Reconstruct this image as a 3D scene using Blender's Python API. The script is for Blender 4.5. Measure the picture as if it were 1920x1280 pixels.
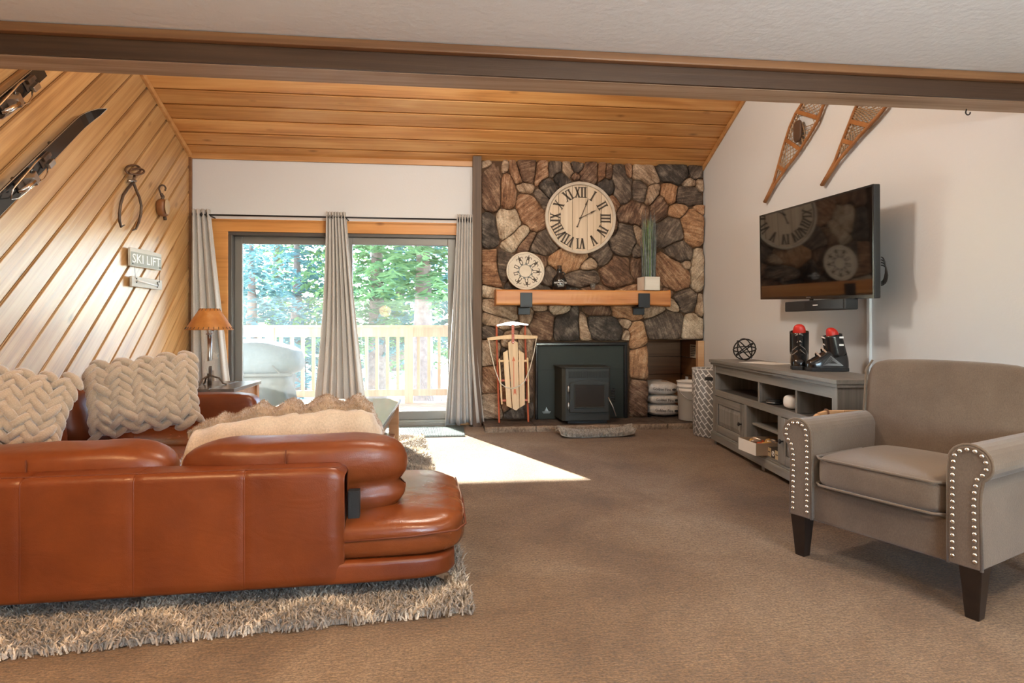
import bpy, bmesh, math, random
import numpy as np
from mathutils import Vector, Matrix, noise

for o in list(bpy.data.objects):
    bpy.data.objects.remove(o)
scene = bpy.context.scene
COL = scene.collection
PI = math.pi
rng = random.Random(7)

# ------------------------------------------------------------------ camera
F, CX, HY = 1100.0, 960.0, 610.0          # focal length / optical centre / horizon in the 1920x1280 frame
TH = math.radians(6.2)                    # the camera looks a little to the right of the back wall's normal
CAMH = 1.054
SN, CS = math.sin(TH), math.cos(TH)
cam_data = bpy.data.cameras.new('camera')
cam_data.sensor_width = 36.0
cam_data.lens = F / 1920.0 * 36.0
cam_data.shift_y = (HY - 640.0) / 1920.0
cam_data.clip_start = 0.05
cam_data.clip_end = 200
cam = bpy.data.objects.new('camera', cam_data)
COL.objects.link(cam)
cam.location = (0, 0, CAMH)
cam.rotation_euler = (PI / 2, 0, -TH)
scene.camera = cam

# ------------------------------------------------------------------ world, sun, lamps, exposure
SUN_EL = math.radians(27.5)
SUN_H = (0.39, -0.92)                      # horizontal travel of the sunlight (into the room)
w = bpy.data.worlds.new('sky')
scene.world = w
w.use_nodes = True
nt = w.node_tree
for n in list(nt.nodes):
    nt.nodes.remove(n)
out = nt.nodes.new('ShaderNodeOutputWorld')
bg = nt.nodes.new('ShaderNodeBackground')
sky = nt.nodes.new('ShaderNodeTexSky')
sky.sky_type = 'NISHITA'
sky.sun_disc = False
sky.sun_elevation = SUN_EL
sky.sun_rotation = math.atan2(-SUN_H[0], -SUN_H[1])
sky.altitude = 2000
sky.air_density = 1.0
sky.dust_density = 1.5
bg.inputs['Strength'].default_value = 2.0
nt.links.new(sky.outputs[0], bg.inputs[0])
nt.links.new(bg.outputs[0], out.inputs[0])

def lamp(name, kind, loc, energy, color=(1, 1, 1), target=None, **kw):
    d = bpy.data.lights.new(name, kind)
    d.energy = energy
    d.color = color
    for k, v in kw.items():
        setattr(d, k, v)
    o = bpy.data.objects.new(name, d)
    COL.objects.link(o)
    o.location = loc
    if target is not None:
        o.rotation_euler = (Vector(target) - Vector(loc)).to_track_quat('-Z', 'Y').to_euler()
    return o

sd = Vector((SUN_H[0] * math.cos(SUN_EL), SUN_H[1] * math.cos(SUN_EL), -math.sin(SUN_EL)))
lamp('sun', 'SUN', (-6, 14, 9), 42.0, (1.0, 0.96, 0.90), target=Vector((-6, 14, 9)) + sd, angle=math.radians(0.6))
# added fill lights, out of view, that brighten the room
lamp('rear_fill_light', 'AREA', (1.75, -3.2, 1.3), 26.0, (0.97, 0.98, 1.0), target=(1.0, 4.0, 1.2), shape='RECTANGLE', size=1.6, size_y=1.35)  # made-up daylight fill from the rear end of the room
lamp('ceiling_fill_spot', 'SPOT', (1.35, -0.30, 1.5), 105.0, (0.90, 0.96, 1.0), target=(0.9, 0.75, 2.6), spot_size=math.radians(150), spot_blend=0.8, shadow_soft_size=0.12)  # unseen uplight added to brighten the plaster ceiling
for i_, (lx, ly, le) in enumerate(((-1.45, 0.85, 20.0), (0.35, 0.75, 14.0), (1.9, 0.95, 9.0), (0.3, -1.6, 14.0))):
    lamp('overhead_fill', 'AREA', (lx, ly, 2.19), le, (1.0, 0.58, 0.26) if i_ == 0 else (1.0, 0.76, 0.50), target=(lx, ly, 0), shape='DISK', size=0.30, spread=math.radians(130))  # added downward fill that warms the foreground
lamp('warm_floor_fill', 'POINT', (-1.3, 0.2, 1.35), 5.0, (1.0, 0.58, 0.25), shadow_soft_size=0.12)  # added warm fill for the front-left carpet
lamp('vault_fill', 'POINT', (0.1, 3.6, 3.2), 75.0, (1.0, 0.92, 0.80), shadow_soft_size=0.18)  # added fill above the beam, lights the pine boards

vs = scene.view_settings
vs.view_transform = 'Standard'
vs.look = 'None'
vs.gamma = 1.0
vs.use_curve_mapping = False
vs.exposure = 0.85

# ------------------------------------------------------------------ image -> place helpers
def ray(px, py):
    x = (px - CX) / F
    z = (HY - py) / F
    return Vector((x * CS + SN, -x * SN + CS, z))
def onY(px, py, Y):
    d = ray(px, py); t = Y / d.y
    return Vector((d.x * t, Y, CAMH + d.z * t))
def onX(px, py, X):
    d = ray(px, py); t = X / d.x
    return Vector((X, d.y * t, CAMH + d.z * t))
def onZ(px, py, Z):
    d = ray(px, py); t = (Z - CAMH) / d.z
    return Vector((d.x * t, d.y * t, Z))

# ------------------------------------------------------------------ mesh builder
class MB:
    def __init__(self):
        self.v = []; self.f = []
    def add(self, vs, fs):
        b = len(self.v)
        self.v += [tuple(p) for p in vs]
        self.f += [tuple(i + b for i in f) for f in fs]
        return self
    def box(self, x0, x1, y0, y1, z0, z1, M=None):
        p = [(x0, y0, z0), (x1, y0, z0), (x1, y1, z0), (x0, y1, z0), (x0, y0, z1), (x1, y0, z1), (x1, y1, z1), (x0, y1, z1)]
        if M is not None:
            p = [M @ Vector(q) for q in p]
        return self.add(p, [(0, 3, 2, 1), (4, 5, 6, 7), (0, 1, 5, 4), (1, 2, 6, 5), (2, 3, 7, 6), (3, 0, 4, 7)])
    def hexa(self, p):
        return self.add(p, [(0, 3, 2, 1), (4, 5, 6, 7), (0, 1, 5, 4), (1, 2, 6, 5), (2, 3, 7, 6), (3, 0, 4, 7)])
    def bar(self, a, b, wx, wy, up=(0, 0, 1)):
        a = Vector(a); b = Vector(b); d = (b - a).normalized()
        u = Vector(up)
        if abs(d.dot(u)) > 0.98:
            u = Vector((0, 1, 0))
        s = d.cross(u).normalized(); t = s.cross(d)
        p = []
        for q in (a, b):
            for (i, j) in ((-1, -1), (1, -1), (1, 1), (-1, 1)):
                p.append(q + s * (i * wx / 2) + t * (j * wy / 2))
        return self.hexa(p)
    def prism(self, poly, fn, t0, t1):
        """poly: list of 2-D points, fn(a, b, t) -> 3-D point; extruded from t0 to t1"""
        n = len(poly)
        p = [fn(a, b, t0) for a, b in poly] + [fn(a, b, t1) for a, b in poly]
        f = [tuple(range(n - 1, -1, -1)), tuple(range(n, 2 * n))]
        f += [(i, (i + 1) % n, n + (i + 1) % n, n + i) for i in range(n)]
        return self.add(p, f)
    def tube(self, pts, r, seg=8, closed=False, caps=True, flat=1.0):
        pts = [Vector(p) for p in pts]
        n = len(pts)
        rs = r if isinstance(r, (list, tuple)) else [r] * n
        prev = None
        rings = []
        for i, p in enumerate(pts):
            if closed:
                d = pts[(i + 1) % n] - pts[i - 1]
            else:
                d = pts[min(i + 1, n - 1)] - pts[max(i - 1, 0)]
            if d.length < 1e-9:
                d = Vector((0, 0, 1))
            d.normalize()
            if prev is None:
                u = Vector((0, 0, 1)) if abs(d.z) < 0.9 else Vector((1, 0, 0))
                s = d.cross(u).normalized()
            else:
                s = (prev - d * prev.dot(d))
                s = s.normalized() if s.length > 1e-6 else d.orthogonal().normalized()
            prev = s
            t = d.cross(s)
            rings.append([p + s * (math.cos(2 * PI * k / seg) * rs[i]) + t * (math.sin(2 * PI * k / seg) * rs[i] * flat) for k in range(seg)])
        vs = [q for rg in rings for q in rg]
        fs = []
        m = n if closed else n - 1
        for i in range(m):
            j = (i + 1) % n
            for k in range(seg):
                l = (k + 1) % seg
                fs.append((i * seg + k, i * seg + l, j * seg + l, j * seg + k))
        if caps and not closed:
            fs.append(tuple(range(seg - 1, -1, -1)))
            fs.append(tuple((n - 1) * seg + k for k in range(seg)))
        return self.add(vs, fs)
    def lathe(self, prof, seg=24, c=(0, 0, 0), M=None, sx=1.0, sy=1.0, ring=False):
        if ring:
            prof = list(prof) + [prof[0]]
        vs = []
        for r, z in prof:
            for k in range(seg):
                a = 2 * PI * k / seg
                p = Vector((r * math.cos(a) * sx, r * math.sin(a) * sy, z))
                if M is not None:
                    p = M @ p
                vs.append(p + Vector(c))
        fs = []
        n = len(prof)
        for i in range(n - 1):
            for k in range(seg):
                l = (k + 1) % seg
                fs.append((i * seg + k, i * seg + l, (i + 1) * seg + l, (i + 1) * seg + k))
        if not ring:
            fs.append(tuple(range(seg - 1, -1, -1)))
            fs.append(tuple((n - 1) * seg + k for k in range(seg)))
        return self.add(vs, fs)
    def grid(self, fn, nu, nv, cu=False, cv=False):
        vs = [fn(i / (nu if cu else nu - 1), j / (nv if cv else nv - 1)) for i in range(nu) for j in range(nv)]
        fs = []
        for i in range(nu if cu else nu - 1):
            for j in range(nv if cv else nv - 1):
                a = i * nv + j; b = ((i + 1) % nu) * nv + j
                c = ((i + 1) % nu) * nv + (j + 1) % nv; d = i * nv + (j + 1) % nv
                fs.append((a, b, c, d))
        return self.add(vs, fs)
    def mesh(self, name, mat, smooth=False):
        me = bpy.data.meshes.new(name)
        me.from_pydata(self.v, [], self.f)
        me.validate(); me.update()
        if mat is not None:
            me.materials.append(mat)
        if smooth:
            me.polygons.foreach_set('use_smooth', [True] * len(me.polygons))
        return me
    def build(self, name, mat, parent=None, smooth=False, bevel=0, sub=0, loc=None, rot=None, solid=0, seg=2):
        o = bpy.data.objects.new(name, self.mesh(name, mat, smooth))
        COL.objects.link(o)
        if parent is not None:
            o.parent = parent
        if loc is not None:
            o.location = loc
        if rot is not None:
            o.rotation_euler = rot
        if solid:
            m = o.modifiers.new('solid', 'SOLIDIFY'); m.thickness = solid; m.offset = 0
        if bevel:
            m = o.modifiers.new('bevel', 'BEVEL'); m.width = bevel; m.segments = seg; m.limit_method = 'ANGLE'; m.angle_limit = math.radians(40)
        if sub:
            m = o.modifiers.new('sub', 'SUBSURF'); m.levels = sub; m.render_levels = sub
        return o

def inst(name, me, parent=None, loc=(0, 0, 0), rot=(0, 0, 0), scale=None, M=None):
    o = bpy.data.objects.new(name, me)
    COL.objects.link(o)
    if parent is not None:
        o.parent = parent
    if M is not None:
        o.matrix_local = M
    else:
        o.location = loc; o.rotation_euler = rot
        if scale is not None:
            o.scale = scale
    return o

def thing(name, label, cat, loc=(0, 0, 0), rz=0.0, group=None, rot=None):
    o = bpy.data.objects.new(name, None)
    COL.objects.link(o)
    o.empty_display_size = 0.1
    o.location = loc
    o.rotation_euler = rot if rot is not None else (0, 0, rz)
    o['label'] = label; o['category'] = cat
    if group:
        o['group'] = group
    return o
def tag(o, label, cat, group=None):
    o['label'] = label; o['category'] = cat
    if group:
        o['group'] = group
    return o
def struct(o):
    o['kind'] = 'structure'
    return o

def softbox(hx, hy, hz, n=9, e=5.0, fn=None):
    """a cushion: a superellipsoid block, fn(p, unit) may push its points around"""
    mb = MB(); idx = {}
    def vert(a, b, c):
        k = (round(a, 5), round(b, 5), round(c, 5))
        if k in idx:
            return idx[k]
        s = (abs(a) ** e + abs(b) ** e + abs(c) ** e) ** (-1.0 / e)
        u = Vector((a * s, b * s, c * s))
        p = Vector((u.x * hx, u.y * hy, u.z * hz))
        if fn:
            p = fn(p, u)
        mb.v.append(tuple(p)); idx[k] = len(mb.v) - 1
        return idx[k]
    g = [math.sin((-1 + 2 * i / (n - 1)) * PI / 2 * 0.92) / math.sin(PI / 2 * 0.92) for i in range(n)]
    for ax in range(3):
        for sg in (-1, 1):
            for i in range(n - 1):
                for j in range(n - 1):
                    q = []
                    for (di, dj) in ((0, 0), (1, 0), (1, 1), (0, 1)):
                        c = [0, 0, 0]; c[ax] = sg; c[(ax + 1) % 3] = g[i + di]; c[(ax + 2) % 3] = g[j + dj]
                        q.append(vert(*c))
                    mb.f.append(tuple(q if sg > 0 else q[::-1]))
    return mb

def clip_poly(poly, a, b, c):
    """keep a*x+b*y<=c"""
    o = []
    for i in range(len(poly)):
        p, q = poly[i], poly[(i + 1) % len(poly)]
        dp = a * p[0] + b * p[1] - c; dq = a * q[0] + b * q[1] - c
        if dp <= 0:
            o.append(p)
        if dp * dq < 0:
            t = dp / (dp - dq)
            o.append((p[0] + (q[0] - p[0]) * t, p[1] + (q[1] - p[1]) * t))
    return o

def text_mesh(s, size, mat, name='lettering', extrude=0.0008, align='CENTER', shear=0.0, sx=1.0, space=1.0):
    cu = bpy.data.curves.new('txt', 'FONT')
    cu.body = s; cu.size = size; cu.extrude = extrude; cu.align_x = align; cu.align_y = 'CENTER'
    cu.shear = shear; cu.space_character = space; cu.resolution_u = 2
    o = bpy.data.objects.new('txt', cu)
    COL.objects.link(o)
    bpy.context.view_layer.update()
    me = bpy.data.meshes.new_from_object(o.evaluated_get(bpy.context.evaluated_depsgraph_get()))
    bpy.data.objects.remove(o)
    me.name = name
    if sx != 1.0:
        for v in me.vertices:
            v.co.x *= sx
    me.materials.clear(); me.materials.append(mat)
    return me

# ------------------------------------------------------------------ materials
def new_mat(name):
    m = bpy.data.materials.new(name)
    m.use_nodes = True
    nt = m.node_tree
    return m, nt, nt.nodes['Principled BSDF']
def ramp(nt, fac, stops):
    r = nt.nodes.new('ShaderNodeValToRGB')
    e = r.color_ramp.elements
    e[0].position = stops[0][0]; e[0].color = (*stops[0][1], 1)
    e[1].position = stops[-1][0]; e[1].color = (*stops[-1][1], 1)
    for p, c in stops[1:-1]:
        q = e.new(p); q.color = (*c, 1)
    nt.links.new(fac, r.inputs[0])
    return r.outputs[0]
def coords(nt, scale=(1, 1, 1), kind='Object', rand=0.0, rot=(0, 0, 0)):
    tc = nt.nodes.new('ShaderNodeTexCoord')
    mp = nt.nodes.new('ShaderNodeMapping')
    mp.inputs['Scale'].default_value = scale
    mp.inputs['Rotation'].default_value = rot
    nt.links.new(tc.outputs[kind], mp.inputs['Vector'])
    if rand:
        oi = nt.nodes.new('ShaderNodeObjectInfo')
        mu = nt.nodes.new('ShaderNodeVectorMath'); mu.operation = 'MULTIPLY_ADD'
        cb = nt.nodes.new('ShaderNodeCombineXYZ')
        for k in range(3):
            nt.links.new(oi.outputs['Random'], cb.inputs[k])
        nt.links.new(cb.outputs[0], mu.inputs[0])
        mu.inputs[1].default_value = (rand, rand * 1.7, rand * 0.6)
        nt.links.new(mp.outputs[0], mu.inputs[2])
        return mu.outputs[0]
    return mp.outputs[0]
def noise_tex(nt, vec, scale, detail=4, rough=0.55, dist=0.0):
    n = nt.nodes.new('ShaderNodeTexNoise')
    n.inputs['Scale'].default_value = scale
    n.inputs['Detail'].default_value = detail
    n.inputs['Roughness'].default_value = rough
    n.inputs['Distortion'].default_value = dist
    if vec is not None:
        nt.links.new(vec, n.inputs['Vector'])
    return n.outputs['Fac']
def bump(nt, bsdf, h, strength=0.3, dist=0.01, prev=None):
    b = nt.nodes.new('ShaderNodeBump')
    b.inputs['Strength'].default_value = strength
    b.inputs['Distance'].default_value = dist
    nt.links.new(h, b.inputs['Height'])
    if prev is not None:
        nt.links.new(prev, b.inputs['Normal'])
    nt.links.new(b.outputs[0], bsdf.inputs['Normal'])
    return b.outputs[0]
def mixc(nt, fac, a, b, mode='MIX'):
    m = nt.nodes.new('ShaderNodeMix'); m.data_type = 'RGBA'; m.blend_type = mode
    def put(sock, v):
        if isinstance(v, (tuple, list)):
            sock.default_value = (*v, 1) if len(v) == 3 else v
        else:
            nt.links.new(v, sock)
    if isinstance(fac, (int, float)):
        m.inputs[0].default_value = fac
    else:
        nt.links.new(fac, m.inputs[0])
    put(m.inputs[6], a); put(m.inputs[7], b)
    return m.outputs[2]
def math_n(nt, op, a, b=None, c=None):
    m = nt.nodes.new('ShaderNodeMath'); m.operation = op
    for k, v in enumerate((a, b, c)):
        if v is None:
            continue
        if isinstance(v, (int, float)):
            m.inputs[k].default_value = v
        else:
            nt.links.new(v, m.inputs[k])
    return m.outputs[0]

def plain(name, col, rough=0.5, metal=0.0, spec=0.5, bs=0, bstr=0.2, var=None, vs=6.0, sheen=0.0, coat=0.0, bdist=0.005):
    m, nt, b = new_mat(name)
    b.inputs['Base Color'].default_value = (*col, 1)
    b.inputs['Roughness'].default_value = rough
    b.inputs['Metallic'].default_value = metal
    b.inputs['Specular IOR Level'].default_value = spec
    b.inputs['Sheen Weight'].default_value = sheen
    b.inputs['Coat Weight'].default_value = coat
    vec = coords(nt)
    if var is not None:
        nf = noise_tex(nt, vec, vs, 4)
        nt.links.new(ramp(nt, nf, [(0.3, col), (0.7, var)]), b.inputs['Base Color'])
    if bs:
        bump(nt, b, noise_tex(nt, vec, bs, 3), bstr, bdist)
    return m

def wood(name, dark, mid, light, axis=0, rough=0.5, grain=9.0, knots=True, hue_var=0.35, bstr=0.25, spec=0.5, along=0.5):
    """grain runs along the object's local axis; every board gets its own offset and tone"""
    m, nt, b = new_mat(name)
    sc = [grain * 3.0] * 3; sc[axis] = along
    vec = coords(nt, tuple(sc), rand=37.0)
    g = noise_tex(nt, vec, 1.0, 6, 0.62, 0.6)
    sc2 = [3.2] * 3; sc2[axis] = 0.45
    vec2 = coords(nt, tuple(sc2), rand=11.0)
    g2 = noise_tex(nt, vec2, 1.6, 3, 0.5, 1.2)
    f = math_n(nt, 'ADD', math_n(nt, 'MULTIPLY', g, 0.55), math_n(nt, 'MULTIPLY', g2, 0.45))
    c = ramp(nt, f, [(0.30, dark), (0.48, mid), (0.68, light)])
    oi = nt.nodes.new('ShaderNodeObjectInfo')
    hs = nt.nodes.new('ShaderNodeHueSaturation')
    nt.links.new(math_n(nt, 'MULTIPLY_ADD', oi.outputs['Random'], hue_var, 1.0 - hue_var * 0.5), hs.inputs['Value'])
    hs.inputs['Saturation'].default_value = 1.0
    nt.links.new(c, hs.inputs['Color'])
    c = hs.outputs[0]
    if knots:
        v = nt.nodes.new('ShaderNodeTexVoronoi')
        v.inputs['Scale'].default_value = 1.0
        sk = [5.5] * 3; sk[axis] = 2.2
        nt.links.new(coords(nt, tuple(sk), rand=23.0), v.inputs['Vector'])
        k = ramp(nt, v.outputs['Distance'], [(0.03, (0.55, 0.5, 0.45)), (0.13, (1, 1, 1))])
        c = mixc(nt, 1.0, c, k, 'MULTIPLY')
    nt.links.new(c, b.inputs['Base Color'])
    b.inputs['Roughness'].default_value = rough
    b.inputs['Specular IOR Level'].default_value = spec
    bump(nt, b, g, bstr, 0.004)
    return m

M = {}
M['pine_wall'] = wood('pine_wall', (0.30, 0.145, 0.05), (0.52, 0.29, 0.115), (0.68, 0.43, 0.20), 0, 0.36, 14, hue_var=0.34, bstr=0.4, spec=0.8)
M['pine_ceiling'] = wood('pine_ceiling', (0.36, 0.14, 0.035), (0.62, 0.30, 0.095), (0.76, 0.45, 0.18), 0, 0.40, 12, hue_var=0.26, bstr=0.2)
M['pine_trim'] = wood('pine_trim', (0.33, 0.15, 0.05), (0.50, 0.25, 0.09), (0.60, 0.34, 0.14), 0, 0.45, 8, knots=False, hue_var=0.1)
M['pine_casing'] = wood('pine_casing', (0.42, 0.17, 0.045), (0.62, 0.28, 0.08), (0.72, 0.36, 0.12), 0, 0.4, 8, knots=True, hue_var=0.1)
M['groove'] = plain('groove', (0.20, 0.085, 0.025), 0.8)
M['beam_shaded_face'] = wood('beam_shaded_face', (0.040, 0.018, 0.008), (0.065, 0.031, 0.014), (0.10, 0.052, 0.025), 0, 0.55, 12, knots=False, hue_var=0.02, bstr=0.4)  # dark stain that also holds the shade of the beam's front
M['beam'] = wood('beam', (0.19, 0.11, 0.06), (0.38, 0.25, 0.155), (0.56, 0.42, 0.30), 0, 0.6, 12, knots=False, hue_var=0.02, bstr=0.5)  # weathered wood, paled to put bounced light into the underside's colour
M['beam_trim'] = wood('beam_trim', (0.12, 0.050, 0.018), (0.20, 0.088, 0.033), (0.28, 0.135, 0.054), 0, 0.5, 10, knots=False, hue_var=0.02)
M['post'] = wood('post', (0.055, 0.033, 0.02), (0.10, 0.062, 0.038), (0.16, 0.10, 0.065), 2, 0.6, 10, knots=False, hue_var=0.02, bstr=0.4)

def plaster(name, col, bs=90, st=0.35):
    m, nt, b = new_mat(name)
    b.inputs['Base Color'].default_value = (*col, 1)
    b.inputs['Roughness'].default_value = 0.75
    vec = coords(nt)
    h = noise_tex(nt, vec, bs, 4, 0.6)
    n1 = bump(nt, b, h, st, 0.004)
    return m
M['wall'] = plaster('painted_wall', (0.66, 0.67, 0.68), 60, 0.22)
M['ceil_white'] = plaster('textured_ceiling', (0.78, 0.80, 0.81), 30, 0.8)

# carpet
m, nt, b = new_mat('carpet')
vec = coords(nt)
n1 = noise_tex(nt, vec, 1.1, 4, 0.62, 0.5)
n2 = noise_tex(nt, coords(nt, (95, 150, 95)), 1.0, 4, 0.8)
n3 = noise_tex(nt, coords(nt, (22, 110, 30)), 1.0, 3, 0.6)
c = ramp(nt, n1, [(0.34, (0.150, 0.081, 0.036)), (0.48, (0.228, 0.136, 0.068)), (0.56, (0.27, 0.173, 0.096)), (0.70, (0.33, 0.232, 0.148))])
c = mixc(nt, 0.9, c, ramp(nt, n2, [(0.38, (0.34, 0.31, 0.28)), (0.62, (1.5, 1.5, 1.5))]), 'MULTIPLY')
c = mixc(nt, 0.6, c, ramp(nt, n3, [(0.38, (0.6, 0.58, 0.56)), (0.62, (1.3, 1.3, 1.3))]), 'MULTIPLY')
nt.links.new(c, b.inputs['Base Color'])
b.inputs['Roughness'].default_value = 0.95
b.inputs['Specular IOR Level'].default_value = 0.1
b.inputs['Sheen Weight'].default_value = 0.25
h = math_n(nt, 'ADD', n2, math_n(nt, 'MULTIPLY', n3, 0.6))
bump(nt, b, h, 1.0, 0.012)
M['carpet'] = m

# fieldstone: banded and mottled, the base tone is set per stone
def stone(name, a, bcol, c3, stripe=0.5):
    m, nt, b = new_mat(name)
    oi = nt.nodes.new('ShaderNodeObjectInfo')
    vec = coords(nt, (9, 9, 9), rand=50.0)
    base = noise_tex(nt, vec, 1.0, 6, 0.65, 0.4)
    rotv = nt.nodes.new('ShaderNodeVectorRotate'); rotv.rotation_type = 'Y_AXIS'
    nt.links.new(vec, rotv.inputs['Vector'])
    nt.links.new(math_n(nt, 'MULTIPLY', oi.outputs['Random'], 6.28), rotv.inputs['Angle'])
    sm = nt.nodes.new('ShaderNodeVectorMath'); sm.operation = 'MULTIPLY'
    nt.links.new(rotv.outputs[0], sm.inputs[0]); sm.inputs[1].default_value = (4.5, 1, 0.5)
    st = noise_tex(nt, sm.outputs[0], 1.0, 5, 0.65, 0.3)
    f = math_n(nt, 'ADD', math_n(nt, 'MULTIPLY', base, 1 - stripe), math_n(nt, 'MULTIPLY', st, stripe))
    c = ramp(nt, f, [(0.37, a), (0.5, bcol), (0.62, c3)])
    fine = noise_tex(nt, coords(nt, (70, 70, 70), rand=9.0), 1.0, 3, 0.7)
    c = mixc(nt, 0.8, c, ramp(nt, fine, [(0.3, (0.5, 0.48, 0.46)), (0.65, (1.25, 1.22, 1.2))]), 'MULTIPLY')
    nt.links.new(c, b.inputs['Base Color'])
    b.inputs['Roughness'].default_value = 0.62
    b.inputs['Specular IOR Level'].default_value = 0.45
    n1 = bump(nt, b, st, 1.0, 0.03)
    bump(nt, b, fine, 0.6, 0.008, n1)
    return m
M['st_b'] = stone('stone_brown', (0.065, 0.032, 0.018), (0.19, 0.105, 0.062), (0.42, 0.28, 0.18))
M['st_r'] = stone('stone_rust', (0.11, 0.044, 0.020), (0.32, 0.165, 0.085), (0.58, 0.38, 0.24))
M['st_o'] = stone('stone_orange', (0.22, 0.10, 0.045), (0.48, 0.26, 0.13), (0.66, 0.44, 0.27))
M['st_g'] = stone('stone_grey', (0.050, 0.036, 0.027), (0.14, 0.102, 0.076), (0.34, 0.265, 0.20))
M['st_k'] = stone('stone_charcoal', (0.026, 0.020, 0.016), (0.080, 0.064, 0.052), (0.25, 0.21, 0.17), 0.35)
M['st_t'] = stone('stone_tan', (0.18, 0.11, 0.065), (0.44, 0.31, 0.205), (0.66, 0.51, 0.37))
M['st_c'] = stone('stone_cream', (0.27, 0.18, 0.11), (0.57, 0.45, 0.32), (0.76, 0.65, 0.50))
M['mortar'] = plain('mortar', (0.085, 0.045, 0.022), 0.95, bs=60, bstr=0.6)
M['slate'] = stone('hearth_slate', (0.055, 0.038, 0.028), (0.10, 0.072, 0.054), (0.16, 0.12, 0.09), 0.3)
M['slate_edge'] = stone('hearth_edge', (0.20, 0.14, 0.10), (0.33, 0.25, 0.18), (0.42, 0.33, 0.25), 0.3)

# leather
def leather(name, a, c2, rough=0.36):
    m, nt, b = new_mat(name)
    vec = coords(nt)
    f = noise_tex(nt, vec, 3.0, 5, 0.6)
    nt.links.new(ramp(nt, f, [(0.32, a), (0.68, c2)]), b.inputs['Base Color'])
    r = noise_tex(nt, vec, 7.0, 3, 0.6)
    nt.links.new(math_n(nt, 'MULTIPLY_ADD', r, 0.22, rough - 0.11), b.inputs['Roughness'])
    b.inputs['Specular IOR Level'].default_value = 0.5
    v = nt.nodes.new('ShaderNodeTexVoronoi'); v.inputs['Scale'].default_value = 260
    nt.links.new(vec, v.inputs['Vector'])
    n1 = bump(nt, b, v.outputs['Distance'], 0.12, 0.002)
    bump(nt, b, noise_tex(nt, coords(nt, (5, 5, 9)), 1.0, 3, 0.5, 0.8), 0.25, 0.02, n1)
    return m
M['leather'] = leather('cognac_leather', (0.125, 0.026, 0.006), (0.20, 0.046, 0.010))
M['leather_dark'] = leather('leather_seat', (0.15, 0.036, 0.009), (0.22, 0.058, 0.015), 0.24)
M['velcro'] = plain('black_strip', (0.022, 0.020, 0.019), 0.8, bs=120)
M['thread'] = plain('seam_thread', (0.13, 0.03, 0.008), 0.7)
M['chrome'] = plain('chrome', (0.72, 0.70, 0.68), 0.18, 1.0)
M['steel'] = plain('steel', (0.52, 0.52, 0.51), 0.32, 1.0)
M['iron'] = plain('dark_iron', (0.075, 0.062, 0.052), 0.5, 0.7, var=(0.16, 0.105, 0.07), vs=30)
M['rust_iron'] = plain('rusty_iron', (0.10, 0.050, 0.026), 0.55, 0.5, var=(0.22, 0.13, 0.08), vs=25)
M['black_metal'] = plain('black_metal', (0.018, 0.018, 0.020), 0.42, 0.4)
M['black_gloss'] = plain('black_gloss', (0.012, 0.012, 0.013), 0.16, 0.0, 0.6)
M['black_matte'] = plain('black_matte', (0.016, 0.016, 0.017), 0.6)
M['screen'] = plain('tv_screen', (0.006, 0.005, 0.005), 0.045, 0.0, 1.0)
M['white_plastic'] = plain('white_plastic', (0.86, 0.86, 0.84), 0.4)
M['paper'] = plain('paper', (0.80, 0.79, 0.76), 0.8)
M['print_dark'] = plain('dark_print', (0.03, 0.028, 0.026), 0.7)
M['print_white'] = plain('white_print', (0.85, 0.85, 0.83), 0.6)

def fabric(name, a, c2, scale=420, bstr=0.3, sheen=0.3, rough=0.85, big=5.0):
    m, nt, b = new_mat(name)
    vec = coords(nt)
    f = noise_tex(nt, vec, big, 4, 0.6)
    c = ramp(nt, f, [(0.3, a), (0.7, c2)])
    wv = noise_tex(nt, coords(nt, (scale, scale, scale * 0.5)), 1.0, 2, 0.6)
    c = mixc(nt, 0.5, c, ramp(nt, wv, [(0.3, (0.7, 0.7, 0.7)), (0.7, (1.15, 1.15, 1.15))]), 'MULTIPLY')
    nt.links.new(c, b.inputs['Base Color'])
    b.inputs['Roughness'].default_value = rough
    b.inputs['Sheen Weight'].default_value = sheen
    b.inputs['Specular IOR Level'].default_value = 0.25
    bump(nt, b, wv, bstr, 0.003)
    return m
M['curtain'] = fabric('curtain_cloth', (0.50, 0.475, 0.45), (0.56, 0.535, 0.505), 260, 0.15, 0.2)
M['armchair'] = fabric('armchair_cloth', (0.130, 0.090, 0.062), (0.170, 0.122, 0.086), 300, 0.3, 0.35)
M['piping'] = fabric('armchair_piping', (0.14, 0.10, 0.07), (0.175, 0.128, 0.09), 300, 0.2, 0.3)
M['fur_beige'] = fabric('plush_beige', (0.42, 0.305, 0.205), (0.60, 0.46, 0.33), 160, 0.9, 0.8, 0.95, 14)
M['fleece'] = fabric('cream_fleece', (0.56, 0.43, 0.30), (0.68, 0.545, 0.40), 130, 0.8, 0.7, 0.95, 8)
M['fleece_brown'] = fabric('tan_fleece', (0.36, 0.225, 0.125), (0.52, 0.355, 0.22), 130, 0.9, 0.7, 0.95, 14)
M['chair_leg'] = plain('espresso_wood', (0.014, 0.009, 0.007), 0.32, var=(0.024, 0.015, 0.011), vs=20)
M['nail'] = plain('nailhead_nickel', (0.66, 0.62, 0.56), 0.24, 1.0)
M['grey_wood'] = wood('grey_wash_wood', (0.115, 0.11, 0.10), (0.20, 0.192, 0.175), (0.30, 0.285, 0.26), 0, 0.5, 9, knots=False, hue_var=0.12, bstr=0.3)
M['grey_wood_v'] = wood('grey_wash_wood_upright', (0.115, 0.11, 0.10), (0.20, 0.192, 0.175), (0.30, 0.285, 0.26), 2, 0.5, 9, knots=False, hue_var=0.12, bstr=0.3)
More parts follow.
